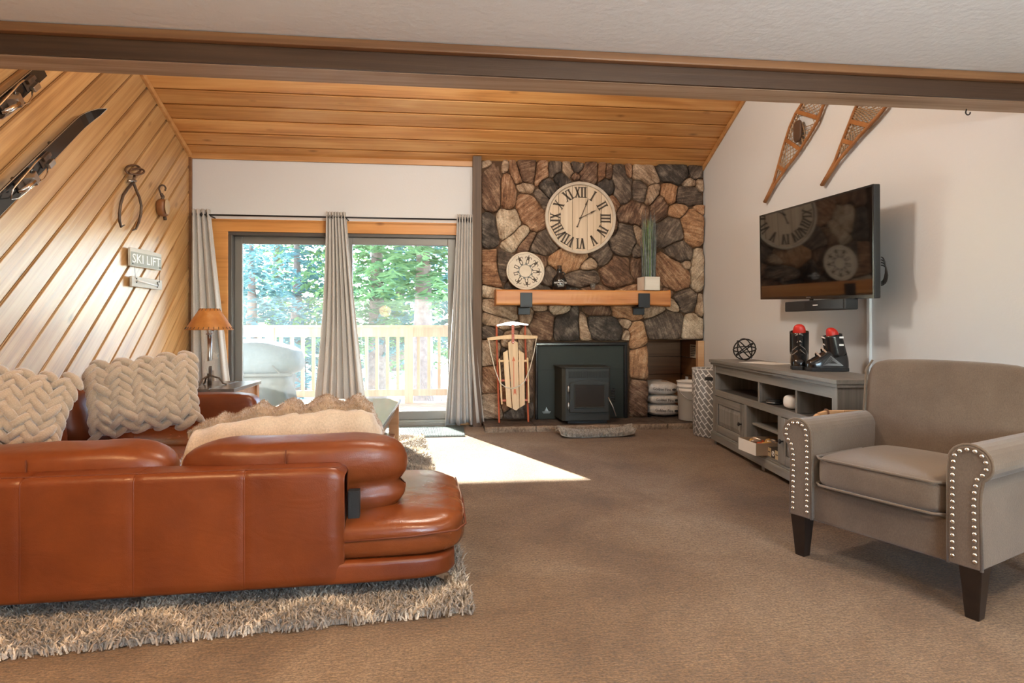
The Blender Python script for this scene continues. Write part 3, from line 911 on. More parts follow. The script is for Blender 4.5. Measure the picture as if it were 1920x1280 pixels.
tree_at(865, 14.5, 9.0, 2.4, 'needles_blue', 6, 'blue spruce at the right end of the door glass beside the curtain', 0.14)
tree_at(400, 19.0, 7.4, 3.0, 'needles_blue', 8, 'distant spruce beyond the left curtain', 0.08)
tree_at(745, 22.0, 12.0, 3.4, 'needles_blue', 9, 'distant dark spruce filling the gap between the nearer trees of the right pane', 0.06)
tree_at(520, 23.0, 12.0, 3.4, 'needles_green', 10, 'distant spruce filling the gap above the grill in the left pane', 0.06)
tree_at(930, 20.0, 12.0, 3.4, 'needles_green', 11, 'distant spruce hidden mostly by the right curtain', 0.06)
# leafless shrub beyond the railing
sh = thing('bare_shrub', 'leafless twiggy shrub in the snow behind the right end of the railing', 'shrub', (onY(826, 700, 9.4).x, 9.4, -0.8))
for q in range(16):
    a = rng.uniform(0, 2 * PI); l = rng.uniform(0.7, 1.3)
    MB().tube([(0.03 * math.cos(a), 0.03 * math.sin(a), 0), (0.14 * math.cos(a), 0.14 * math.sin(a), l * 0.5), (0.34 * math.cos(a) * l, 0.3 * math.sin(a) * l, l)], [0.010, 0.007, 0.003], 5).build('twig', M['bark'], sh)

# covered grill on the deck
GX, GY = onY(492, 700, 7.35).x, 7.35
gr = thing('covered_grill', 'barbecue grill under a grey cover on the deck outside', 'grill', (GX, GY, -0.03))
def gfn(p, u):
    k = 1.0 - 0.28 * max(0, u.z) * (1 if u.x > 0 else 0.4)
    return Vector((p.x * (1 + 0.04 * noise.noise(u * 3)) + (0.02 if u.z < 0 else 0), p.y * k, p.z - 0.10 * max(0, u.x) * max(0, u.z) + 0.012 * noise.noise(u * 5)))
softbox(0.46, 0.30, 0.22, 11, 3.6, gfn).build('hood_cover', M['grill_cover'], gr, smooth=True, loc=(0, 0, 0.70))
def gfn2(p, u):
    return Vector((p.x + 0.02 * math.sin(u.z * 6 + u.y * 4), p.y + 0.02 * math.sin(u.x * 9), p.z))
softbox(0.36, 0.27, 0.26, 11, 7, gfn2).build('lower_cover', M['grill_dark'], gr, smooth=True, loc=(-0.02, 0, 0.262))
MB().box(-0.42, 0.42, -0.3, -0.27, 0.49, 0.53).build('front_rail', M['grill_dark'], gr, bevel=0.01)
for sx in (-0.3, 0.3):
    MB().tube([(sx, -0.285, 0.5), (sx - 0.1, -0.29, 0.62)], 0.012, 6).build('strap', M['grill_dark'], gr)
# ------------------------------------------------------------------ curtains on their rod
YC = 6.13
rodz = onY(620, 407, YC).z
rd = thing('curtain_rod', 'thin dark metal curtain rod across the top of the sliding door', 'curtain rod', (0, YC, rodz))
rx0, rx1 = onY(383, 403, YC).x, onY(857, 412, YC).x + 0.1
MB().tube([(rx0, 0, 0), (rx1, 0, 0)], 0.0085, 10).build('rod', M['black_metal'], rd, smooth=True)
for e, sg in ((rx0, -1), (rx1, 1)):
    MB().lathe([(0.008, 0), (0.019, 0.004), (0.024, 0.018), (0.019, 0.032), (0.004, 0.04)], 14, M=Matrix.Rotation(sg * PI / 2, 4, 'Y')).build('finial', M['black_metal'], rd, smooth=True, loc=(e, 0, 0))
for bx_ in (rx0 + 0.06, onY(650, 405, YC).x, rx1 - 0.05):
    MB().tube([(bx_, 0.0, -0.012), (bx_, 0.10, -0.012), (bx_, 0.115, -0.012)], 0.006, 6).build('bracket', M['black_metal'], rd)
def curtain(label, t0, t1, m0, m1, b0, b1, zbot, nf, seed, amp0=0.022, amp1=0.040, flare=0.6):
    """px of the left/right edge at the top, half way and at the floor"""
    cx0, cx1 = [onY(p, 500, YC).x for p in (t0, t1)]
    mx0, mx1 = [onY(p, 600, YC).x for p in (m0, m1)]
    bx0, bx1 = [onY(p, 780, YC).x for p in (b0, b1)]
    t = thing('curtain', label, 'curtain', ((cx0 + cx1) / 2, YC, zbot), group='grey curtains of the sliding door')
    ox = (cx0 + cx1) / 2
    ztop = rodz + 0.055
    def q3(a, m_, b_, v):
        return a * (1 - v) * (1 - 2 * v) + 4 * m_ * v * (1 - v) + b_ * v * (2 * v - 1)
    def fn(u, v):
        xl, xr = q3(cx0, mx0, bx0, v), q3(cx1, mx1, bx1, v)
        ph = 2 * PI * nf * u
        uu = u + 0.35 / (2 * PI * nf) * math.sin(ph * 2)
        nz = noise.noise(Vector((u * 3 + seed, v * 1.3, seed)))
        amp = amp0 + (amp1 - amp0) * v
        y = amp * (math.sin(ph + seed + nz * 1.2 * v) + 0.25 * math.sin(2.3 * ph + seed * 2 + v * 2)) + 0.03 * nz * v
        z = ztop + (zbot - ztop) * v + (0.012 * math.sin(ph * 0.5 + seed) if v > 0.97 else 0)
        return (xl + (xr - xl) * uu - ox, y, z - zbot)
    MB().grid(fn, nf * 14 + 1, 34).build('cloth', M['curtain'], t, smooth=True, solid=0.004)
    ring = MB().tube([(0, 0.024 * math.cos(a), 0.024 * math.sin(a)) for a in [2 * PI * i / 14 for i in range(14)]], 0.004, 6, closed=True).mesh('grommet', M['black_metal'], True)
    for i in range(nf):
        x = cx0 + (cx1 - cx0) * (i + 0.5) / nf
        inst('grommet', ring, t, (x - ox, 0, rodz - zbot))
curtain('narrow grey curtain in the left corner behind the table lamp', 358, 393, 357, 416, 357, 440, 0.04, 4, 1.0)
curtain('grey curtain gathered over the middle of the sliding door', 611, 648, 603, 667, 582, 690, 0.04, 7, 2.3)
curtain('grey curtain hanging beside the dark post and stone chimney', 857, 887, 848, 890, 834, 908, 0.03, 6, 4.1)

# ------------------------------------------------------------------ mantel and what stands on it
YM = 5.965
mx0, mx1 = onY(930, 555, YM).x, onY(1257, 555, YM).x
mz1 = onY(1090, 543.5, YM).z; mz0 = onY(1090, 572, YM).z
man = thing('mantel_shelf', 'thick orange-stained live-edge timber mantel bracketed to the stone', 'mantel', (mx0, YM, mz0))
L_, H_, D_ = mx1 - mx0, mz1 - mz0, 6.17 - YM
def mfn(u, v):
    x = L_ * u
    pr = [(0.0, 0.012), (0.0, H_ - 0.010), (0.012, H_), (D_, H_), (D_, 0.0), (0.014, 0.0)]
    y, z = pr[int(round(v * 6)) % 6]
    wob = 0.010 * noise.noise(Vector((x * 4, z * 9, 3)))
    if y < 0.02:
        y += wob
        if z < H_ / 2:
            z += 0.012 * noise.noise(Vector((x * 3, 5, 1)))
    return (x, y, z)
mbm = MB().grid(mfn, 40, 6, cv=True)
mbm.f += [tuple(range(5, -1, -1)), tuple(39 * 6 + q for q in range(6))]
mbm.build('timber', M['mantel'], man, bevel=0.008)
for px in (986.5, 1207):
    bxx = onY(px, 560, YM).x - mx0
    mb = MB()
    mb.box(bxx - 0.062, bxx + 0.062, -0.018, -0.008, -0.012, H_ * 0.80)
    mb.box(bxx - 0.062, bxx + 0.062, -0.018, D_ + 0.01, -0.022, -0.010)
    mb.box(bxx - 0.062, bxx + 0.062, D_ - 0.045, D_ - 0.030, -0.095, -0.022)
    mb.build('bracket', M['black_metal'], man, bevel=0.002)

def facing(loc, tilt=0.0):                  # local x = right, y = up, z = towards the viewer
    return dict(loc=loc, rot=(PI / 2 + tilt, 0, 0))

# clock
cc = onY(1088.5, 408.5, 6.125); RC = 67.5 * (6.125 * CS + cc.x * SN) / F
ck = thing('wall_clock', 'large round clock of whitewashed boards with dark Roman numerals', 'clock', **facing((cc.x, 6.125, cc.z)))
N_ = 48
circ = [(RC * 0.97 * math.cos(2 * PI * i / N_), RC * 0.97 * math.sin(2 * PI * i / N_)) for i in range(N_)]
edges = [-RC, -RC * 0.62, -RC * 0.23, RC * 0.19, RC * 0.60, RC]
for i in range(5):
    pl = clip_poly(clip_poly(circ, 1, 0, edges[i + 1] - 0.0022), -1, 0, -(edges[i] + 0.0022))
    # turned into its own frame so that the grain runs up the board
    mbx = MB().prism(pl, lambda a, b, t: (a, -t, b), -0.022, 0.0)
    o = mbx.build('board', M['clock_wood'], ck)
    o.rotation_euler = (-PI / 2, 0, 0)
MB().lathe([(RC * 0.90, -0.024), (RC, -0.024), (RC, 0.018), (RC * 0.985, 0.022), (RC * 0.925, 0.022), (RC * 0.915, 0.016), (RC * 0.915, 0.0005)], 64, ring=True).build('rim', M['clock_rim'], ck, smooth=False, bevel=0.002)
def numeral(s, ang):
    h0, h1 = RC * 0.565, RC * 0.855
    hh = h1 - h0
    adv = {'I': 0.034, 'V': 0.066, 'X': 0.064}
    tot = sum(adv[c] for c in s) * RC / 0.385
    mb = MB(); x = -tot / 2; kf = RC / 0.385
    def bar2(xa, xb, ww):
        mb.hexa([(xa - ww / 2, h0, 0), (xa + ww / 2, h0, 0), (xa + ww / 2, h0, 0.006), (xa - ww / 2, h0, 0.006), (xb - ww / 2, h1, 0), (xb + ww / 2, h1, 0), (xb + ww / 2, h1, 0.006), (xb - ww / 2, h1, 0.006)])
    def serif(xc, wd, top):
        y = h1 if top else h0
        mb.box(xc - wd / 2, xc + wd / 2, y - 0.006 if top else y, y if top else y + 0.006, 0, 0.006)
    for c in s:
        a = adv[c] * kf
        if c == 'I':
            bar2(x + a / 2, x + a / 2, 0.0165 * kf); serif(x + a / 2, a * 0.98, True); serif(x + a / 2, a * 0.98, False)
        elif c == 'V':
            bar2(x + a / 2, x + a * 0.2, 0.0185 * kf); bar2(x + a / 2, x + a * 0.82, 0.011 * kf); serif(x + a * 0.2, a * 0.42, True); serif(x + a * 0.82, a * 0.36, True)
        else:
            bar2(x + a * 0.82, x + a * 0.18, 0.0185 * kf); bar2(x + a * 0.18, x + a * 0.82, 0.010 * kf)
            for q in (0.18, 0.82):
                serif(x + a * q, a * 0.4, True); serif(x + a * q, a * 0.4, False)
        x += a
    o = mb.build('numeral', M['numeral'], ck)
    o.rotation_euler = (0, 0, -ang)
    o.location = (0, 0, 0.0005)
for i, s in enumerate(['XII', 'I', 'II', 'III', 'IV', 'V', 'VI', 'VII', 'VIII', 'IX', 'X', 'XI']):
    numeral(s, i * PI / 6)
def hand(ang, L, tail, name):
    mb = MB()
    mb.prism([(-0.0035, -tail), (0.0035, -tail), (0.003, L * 0.62), (0.010, L * 0.66), (0.0, L), (-0.010, L * 0.66), (-0.003, L * 0.62)], lambda a, b, t: (a, b, t), 0.010, 0.013)
    mb.lathe([(0.009, 0.0095), (0.009, 0.0135)], 12, c=(0, -tail, 0))
    o = mb.build(name, M['numeral'], ck); o.rotation_euler = (0, 0, -ang)
kpx = RC / 67.5
hand(math.radians(22), 40 * kpx, 18 * kpx, 'minute_hand')
hand(math.radians(63), 34 * kpx, 2 * kpx, 'hour_hand')
MB().lathe([(0.010, 0.008), (0.010, 0.017), (0.004, 0.019)], 14).build('hub', M['numeral'], ck)

# plate with dancing figures
YP = 6.085
pc = onY(985, 504.5, YP)
RP = 36 * (YP * CS + pc.x * SN) / F
pc.z = mz1 + RP + 0.001
pt = thing('decorative_plate', 'round cream plate with a ring of dark stick figures on the mantel', 'plate', **facing((pc.x, YP, pc.z), -0.10))
m_pl = plain('plate_cream', (0.60, 0.52, 0.41), 0.6, var=(0.68, 0.60, 0.49), vs=9)
MB().lathe([(RP * 0.5, -0.010), (RP * 0.99, 0.010), (RP, 0.013), (RP * 0.985, 0.017), (RP * 0.9, 0.012), (RP * 0.35, -0.001), (0.002, -0.002)], 56).build('dish', m_pl, pt, smooth=True)
def pz(r):
    return 0.0005 + max(-0.001, -0.001 + (r / RP - 0.35) * 0.013 / 0.55) + 0.0015
def pbar(mb, x0, y0, x1, y1, ww):
    a = Vector((x0, y0, 0)); b = Vector((x1, y1, 0)); d = (b - a); n = Vector((-d.y, d.x, 0)).normalized() * ww / 2
    za, zb = pz(a.length), pz(b.length)
    p = [(a.x - n.x, a.y - n.y, za), (a.x + n.x, a.y + n.y, za), (b.x + n.x, b.y + n.y, zb), (b.x - n.x, b.y - n.y, zb)]
    mb.add(p, [(0, 1, 2, 3)]); mb.add([(q[0], q[1], q[2] - 0.001) for q in p], [(3, 2, 1, 0)])
for i in range(9):
    a = math.radians(14 + 40 * i); mb = MB()
    def T(x, y, a=a):
        return (x * math.cos(a) + y * math.sin(a), -x * math.sin(a) + y * math.cos(a))
    def B(x0, y0, x1, y1, ww):
        pbar(mb, *T(x0 * RP, y0 * RP), *T(x1 * RP, y1 * RP), ww * RP)
    B(-0.06, 0.42, -0.065, 0.60, 0.035); B(0.06, 0.42, 0.065, 0.60, 0.035)
    B(-0.09, 0.43, -0.03, 0.43, 0.03); B(0.03, 0.43, 0.09, 0.43, 0.03)
    if i not in (6, 7):
        B(0, 0.58, 0, 0.74, 0.13); B(-0.15, 0.735, 0.15, 0.735, 0.03); B(-0.15, 0.74, -0.17, 0.64, 0.03); B(0.15, 0.74, 0.17, 0.64, 0.03)
        B(0, 0.74, 0, 0.84, 0.045)
    else:
        B(-0.09, 0.61, 0.09, 0.61, 0.03)
    mb.build('figure', M['numeral'], pt)
m_band = plain('plate_band', (0.10, 0.105, 0.10), 0.6)
mb = MB()
for i in range(40):
    a0, a1 = 2 * PI * i / 40, 2 * PI * (i + 1) / 40
    pbar(mb, RP * 0.335 * math.cos(a0), RP * 0.335 * math.sin(a0), RP * 0.335 * math.cos(a1), RP * 0.335 * math.sin(a1), RP * 0.028)
    if i % 4 < 2:
        pbar(mb, RP * 0.385 * math.cos(a0), RP * 0.385 * math.sin(a0), RP * 0.385 * math.cos(a1), RP * 0.385 * math.sin(a1), RP * 0.06)
mb.build('inner_band', m_band, pt)
mb = MB()
for i in range(72):
    a0, a1 = 2 * PI * i / 72, 2 * PI * (i + 0.75) / 72
    r0 = RP * (0.90 + 0.022 * math.cos(9 * a0)); r1 = RP * (0.90 + 0.022 * math.cos(9 * a1))
    pbar(mb, r0 * math.cos(a0), r0 * math.sin(a0), r1 * math.cos(a1), r1 * math.sin(a1), RP * 0.014)
mb.build('border_line', M['numeral'], pt)

# jug, votive, potted grass
def on_mantel(px, y):
    p = onY(px, 540, y); return (p.x, y, mz1 + 0.001)
jg = thing('glass_growler', 'small black growler jug with white lettering on the mantel', 'bottle', on_mantel(1049, 6.07))
k_ = 0.00565
prof = [(9, 0), (13.0, 3), (14.2, 10), (13.8, 17), (11, 24), (6, 30), (4.2, 34), (4.2, 37), (5.0, 37.5), (5.0, 40)]
MB().lathe([(r * k_, z * k_) for r, z in prof], 26).build('body', M['black_gloss'], jg, smooth=True)
MB().lathe([(4.4 * k_, 38.5 * k_), (4.4 * k_, 45.5 * k_), (3.8 * k_, 46 * k_)], 16).build('stopper', plain('brown_cap', (0.055, 0.028, 0.014), 0.35), jg, smooth=False)
MB().tube([(4.2 * k_ + 0.03 * math.sin(a), 0, 31 * k_ + 0.018 * math.cos(a)) for a in [PI * i / 8 for i in range(9)]], 0.006, 8).build('handle', M['black_gloss'], jg, smooth=True)
def wrap_text(s, size, z, r, parent, name, mat, sx=1.0):
    me = text_mesh(s, size, mat, name, 0.0006, sx=sx)
    for v in me.vertices:
        a = v.co.x / r
        rr_ = r + v.co.z
        v.co = Vector((rr_ * math.sin(a), -rr_ * math.cos(a), z + v.co.y))
    return inst(name, me, parent)
wrap_text('MAMMOTH', 0.030, 13.2 * k_, 14.35 * k_, jg, 'lettering', M['print_white'], 1.0)
wrap_text('BREWING CO.', 0.012, 9.4 * k_, 14.35 * k_, jg, 'lettering', M['print_white'], 1.0)
mb = MB()
for (a0, z0, a1, z1) in ((-0.30, 16.0, 0.05, 18.6), (0.05, 18.6, 0.35, 16.0), (-0.35, 7.2, 0.35, 7.2)):
    pts = [(14.45 * k_ * math.sin(a0 + (a1 - a0) * i / 5), -14.45 * k_ * math.cos(a0 + (a1 - a0) * i / 5), (z0 + (z1 - z0) * i / 5) * k_) for i in range(6)]
    mb.tube(pts, 0.0022, 5)
mb.build('emblem', M['print_white'], jg)
vt = thing('glass_votive', 'tiny clear glass votive near the middle of the mantel', 'glass', on_mantel(1112, 6.06))
m_vg, nt, b = new_mat('clear_glass'); b.inputs['Transmission Weight'].default_value = 0.9; b.inputs['Roughness'].default_value = 0.05; b.inputs['Base Color'].default_value = (0.75, 0.72, 0.68, 1)
MB().lathe([(0.024, 0), (0.029, 0.075), (0.026, 0.075), (0.022, 0.012), (0.001, 0.010)], 20).build('cup', m_vg, vt, smooth=True)
MB().lathe([(0.021, 0.012), (0.021, 0.03), (0.001, 0.031)], 16).build('wax', plain('wax', (0.45, 0.34, 0.26), 0.5), vt)
pg = thing('potted_grass', 'tall artificial grass in a white wooden cube pot on the mantel', 'plant', on_mantel(1216, 6.035))
hw = 0.088
pot = MB()
pot.box(-hw, hw, -hw, hw, 0, 0.004); 
for (x0, x1, y0, y1) in ((-hw, hw, -hw, -hw + 0.008), (-hw, hw, hw - 0.008, hw), (-hw, -hw + 0.008, -hw, hw), (hw - 0.008, hw, -hw, hw)):
    pot.box(x0, x1, y0, y1, 0, 0.142)
o = pot.build('pot', wood('white_pot', (0.62, 0.56, 0.48), (0.72, 0.66, 0.58), (0.78, 0.73, 0.66), 0, 0.6, 6, knots=False, hue_var=0.02), pg)
pg.rotation_euler = (0, 0, 0.12)
MB().box(-hw + 0.009, hw - 0.009, -hw + 0.009, hw - 0.009, 0.1, 0.12).build('filler', plain('filler', (0.06, 0.045, 0.03), 0.9), pg)
def blades(n, r0, r1, hmin, hmax, spread, ww, seed):
    r = random.Random(seed); mb = MB()
    for i in range(n):
        a = r.uniform(0, 2 * PI); rr_ = r.uniform(r0, r1); h = r.uniform(hmin, hmax)
        x, y = rr_ * math.cos(a), rr_ * math.sin(a); lx, ly = x * spread + r.uniform(-0.015, 0.015), y * spread + r.uniform(-0.015, 0.015)
        t = r.uniform(0, PI); dx, dy = ww * math.cos(t), ww * math.sin(t)
        p = []
        for f in (0, 0.5, 0.85, 1.0):
            k = 1 - f ** 3 * 0.9
            p += [(x + lx * f * f - dx * k, y + ly * f * f - dy * k, 0.12 + h * f), (x + lx * f * f + dx * k, y + ly * f * f + dy * k, 0.12 + h * f)]
        mb.add(p, [(0, 1, 3, 2), (2, 3, 5, 4), (4, 5, 7, 6)])
    return mb
o = blades(110, 0.0, 0.05, 0.40, 0.66, 0.35, 0.0035, 3).build('green_blades', plain('grass_green', (0.17, 0.30, 0.07), 0.6, var=(0.30, 0.42, 0.14), vs=30), pg); o['kind'] = 'stuff'
o = blades(130, 0.03, 0.074, 0.42, 0.74, 0.35, 0.0032, 4).build('grey_blades', plain('grass_grey', (0.10, 0.125, 0.125), 0.6, var=(0.24, 0.27, 0.26), vs=30), pg); o['kind'] = 'stuff'

# ------------------------------------------------------------------ sled leaning on the stones
sl0 = onY(962, 792, 5.985)
sle = thing('wooden_sled', 'vintage wooden sled with red runners leaning on the stone beside the stove', 'sled', (sl0.x, 5.99, HZ + 0.001), rot=(-0.085, 0, 0))
ks = (5.985 * CS + sl0.x * SN) / F
def zs(zx, zy):
    return ((zx / 5.82 + 900 - 962) * ks, (794 - (590 + zy / 5.82)) * ks)
def slat(pts, y0, y1, name, mat, bev=0.002):
    return MB().prism([zs(*p) for p in pts][::-1], lambda a, b, t: (a, t, b), y0, y1).build(name, mat, sle, bevel=bev)
for pts in ([(188, 120), (212, 1188)], [(505, 128), (534, 1184)]):
    (xa, za), (xb, zb) = zs(*pts[0]), zs(*pts[1])
    MB().tube([(xa, -0.02, za), (xa * 0.9 + xb * 0.1, 0.02, za * 0.9 + zb * 0.1), (xb, 0.03, zb + 0.01), (xb, 0.02, zb)], 0.011, 8, flat=1.0).build('runner', M['sled_red'], sle, smooth=True)
for pts in ([(212, 488), (237, 985)], [(525, 480), (533, 975)]):
    (xa, za), (xb, zb) = zs(*pts[0]), zs(*pts[1])
    MB().bar((xa, -0.025, za), (xb, -0.025, zb), 0.016, 0.02, (0, 1, 0)).build('side_rail', M['sled_wood'], sle, bevel=0.003)
for zy, xa, xb in ((515, 200, 530), (727, 225, 545), (945, 225, 545)):
    (x0, z0), (x1, _) = zs(xa, zy), zs(xb, zy)
    MB().box(x0, x1, -0.02, 0.005, z0 - 0.011, z0 + 0.011).build('crossbar', M['sled_red'] if zy > 600 else M['sled_wood'], sle, bevel=0.003)
slat([(254, 424), (306, 395), (346, 1032), (288, 1000)], -0.036, -0.022, 'slat', M['sled_wood'])
slat([(310, 312), (362, 286), (416, 312), (428, 1028), (392, 1055), (354, 1034)], -0.036, -0.022, 'slat', M['sled_wood'])
slat([(425, 392), (484, 432), (490, 992), (432, 1026)], -0.036, -0.022, 'slat', M['sled_wood'])
slat([(82, 262), (220, 240), (360, 224), (500, 234), (636, 240), (634, 272), (500, 276), (360, 276), (220, 280), (82, 292)], -0.052, -0.038, 'steering_bar', M['sled_wood'])
slat([(348, 120), (378, 120), (378, 318), (362, 330), (348, 318)], -0.058, -0.0525, 'strap', M['sled_red'])
rv = MB().lathe([(0.004, 0), (0.004, 0.002), (0.002, 0.004)], 8, M=Matrix.Rotation(PI / 2, 4, 'X')).mesh('rivet', M['chrome'])
for zy in (160, 215, 265, 312):
    x, z = zs(363, zy); inst('rivet', rv, sle, (x, -0.058, z))
slat([(186, 118), (280, 92), (362, 78), (450, 94), (536, 110), (536, 128), (450, 122), (362, 132), (280, 126), (186, 136)], -0.05, -0.04, 'bumper', M['chrome'])
rp = [(95, 280), (120, 430), (160, 600), (215, 752), (270, 796), (335, 815), (410, 796), (482, 745), (545, 600), (595, 420), (622, 268)]
pts = []
for i in range(len(rp) - 1):
    for f in (0, 0.5):
        p = [rp[i][j] + (rp[i + 1][j] - rp[i][j]) * f for j in (0, 1)]
        pts.append(p)
pts.append(rp[-1])
MB().tube([(zs(*p)[0], -0.056 - 0.01 * math.sin(PI * i / len(pts)), zs(*p)[1]) for i, p in enumerate(pts)], 0.0048, 7).build('rope', M['rope'], sle, smooth=True)
slat([(370, 462), (388, 520), (374, 512), (374, 800), (366, 800), (366, 512), (352, 520)], -0.0375, -0.0355, 'arrow', plain('arrow_red', (0.60, 0.13, 0.03), 0.5), 0)
slat([(368, 822), (392, 822), (396, 888), (380, 862), (366, 888)], -0.0375, -0.0355, 'arrow_fletching', plain('arrow_red2', (0.60, 0.13, 0.03), 0.5), 0)

# ------------------------------------------------------------------ pellet stove insert
YSV = YS - 0.03
sx0, sx1 = onY(1003, 700, YSV).x, onY(1176, 700, YSV).x
sz1 = onY(1090, 641, YSV).z
stv = thing('pellet_stove', 'dark grey-green pellet stove insert with a black surround in the chimney', 'stove', ((sx0 + sx1) / 2, YSV, HZ + 0.001))
hw_ = (sx1 - sx0) / 2; hz_ = sz1 - HZ - 0.001
MB().box(-hw_ + 0.01, hw_ - 0.01, 0.0, 0.025, 0.0, hz_ - 0.01).build('surround_panel', M['stove_panel'], stv)
fw = 0.042
MB().box(-hw_, -hw_ + fw * 0.7, -0.03, 0.02, 0, hz_).build('frame_bar', M['black_gloss'], stv, bevel=0.012, seg=3)
MB().box(hw_ - fw, hw_, -0.03, 0.02, 0, hz_).build('frame_bar', M['black_gloss'], stv, bevel=0.012, seg=3)
MB().box(-hw_, hw_, -0.032, 0.02, hz_ - fw, hz_).build('frame_bar', M['black_gloss'], stv, bevel=0.012, seg=3)
MB().box(-hw_ + 0.03, hw_ - 0.04, -0.002, 0.001, hz_ * 0.64, hz_ * 0.643).build('panel_seam', M['dark_void'], stv)
YF = 5.84
ox = (sx0 + sx1) / 2; fy = YF - YSV
bx0, bx1 = onY(1055, 720, YF).x - ox, onY(1145, 720, YF).x - ox
bz1 = onY(1100, 690, YF).z - HZ
bd = MB()
c_ = 0.03
bd.prism([(bx0 + c_, fy), (bx1 - c_ * 0.5, fy), (bx1, fy + c_ * 0.5), (bx1, 0.0), (bx0 - 0.02, 0.0), (bx0 - 0.004, fy + c_)], lambda a, b, t: (a, b, t), 0.03, bz1)
bd.build('body', M['stove'], stv, bevel=0.006)
MB().prism([(bx0 + c_ - 0.012, fy - 0.012), (bx1 + 0.006, fy - 0.012), (bx1 + 0.012, 0.0), (bx0 - 0.035, 0.0), (bx0 - 0.014, fy + c_)], lambda a, b, t: (a, b, t), bz1, bz1 + 0.012).build('top_plate', M['stove'], stv, bevel=0.004)
fw_ = bx1 - bx0
vx0, vx1 = bx0 + 0.09 * fw_ + 0.02, bx1 - 0.05 * fw_
MB().box(vx0, vx1, fy - 0.002, fy + 0.004, bz1 - 0.105, bz1 - 0.03).build('vent_backing', M['dark_void'], stv)
mb = MB()
for i in range(34):
    x = vx0 + (vx1 - vx0) * (i + 0.5) / 34
    mb.box(x - 0.0035, x + 0.0035, fy - 0.007, fy - 0.002, bz1 - 0.100, bz1 - 0.035)
for z in (bz1 - 0.108, bz1 - 0.035):
    mb.box(vx0 - 0.006, vx1 + 0.006, fy - 0.008, fy - 0.002, z, z + 0.008)
mb.build('vent_grille', M['stove'], stv)
# arched door
dx0, dx1, dz0, dz1 = bx0 + 0.10 * fw_ + 0.02, bx1 - 0.045 * fw_, 0.115, bz1 - 0.15
arch = [(dx0, dz0), (dx1, dz0)] + [(dx1 + (dx0 - dx1) * i / 10, dz1 + 0.035 * math.sin(PI * i / 10)) for i in range(11)]
dr = MB().prism(arch, lambda a, b, t: (a, t, b), fy - 0.022, fy).build('door', M['stove'], stv, bevel=0.006)
ix0, ix1, iz0, iz1 = dx0 + 0.055, dx1 - 0.055, dz0 + 0.06, dz1 - 0.02
MB().box(ix0, ix1, fy - 0.0235, fy - 0.0205, iz0, iz1).build('glass', M['stove_glass'], dr)
fr_ = MB()
for (a0, a1, b0, b1) in ((ix0 - 0.012, ix1 + 0.012, iz0 - 0.012, iz0), (ix0 - 0.012, ix1 + 0.012, iz1, iz1 + 0.012), (ix0 - 0.012, ix0, iz0, iz1), (ix1, ix1 + 0.012, iz0, iz1)):
    fr_.box(a0, a1, fy - 0.032, fy - 0.021, b0, b1)
fr_.build('glass_frame', M['stove'], dr, bevel=0.004)
for z in (dz0 + 0.07, dz1 - 0.06):
    MB().tube([(dx0 - 0.012, fy - 0.012, z - 0.035), (dx0 - 0.012, fy - 0.016, z - 0.02), (dx0 - 0.012, fy - 0.016, z + 0.02), (dx0 - 0.012, fy - 0.012, z + 0.035)], [0.006, 0.011, 0.011, 0.006], 10).build('hinge', M['steel'], stv, smooth=True)
hx = dx1 - 0.012
MB().tube([(hx, fy - 0.03, 0.27), (hx + 0.04, fy - 0.06, 0.18), (hx + 0.075, fy - 0.055, 0.08)], 0.006, 8).build('handle_rod', M['steel'], stv, smooth=True)
MB().tube([(hx + 0.055 + 0.018 * math.cos(a * 1.0), fy - 0.02 + 0.018 * math.sin(a), 0.22 + a * 0.0042) for a in [i * 0.6 for i in range(58)]], 0.0042, 6).build('coil_handle', M['black_metal'], stv, smooth=True)
MB().box(bx0 + 0.06, bx1 - 0.03, fy + 0.03, -0.02, 0.0, 0.031).build('base', M['black_matte'], stv)
mb = MB()
ex, ez = -hw_ + 0.125, 0.085
mb.prism([(ex - 0.004, ez), (ex + 0.022, ez), (ex - 0.004, ez + 0.045)], lambda a, b, t: (a, t, b), -0.003, 0.0)
mb.prism([(ex - 0.02, ez), (ex - 0.008, ez), (ex - 0.008, ez + 0.03)], lambda a, b, t: (a, t, b), -0.003, 0.0)
mb.box(ex - 0.045, ex + 0.045, -0.003, 0.0, ez - 0.012, ez - 0.006); mb.box(ex - 0.035, ex + 0.035, -0.003, 0.0, ez - 0.022, ez - 0.019)
mb.build('sailboat_emblem', plain('emblem_silver', (0.45, 0.46, 0.44), 0.4, 0.5), stv)

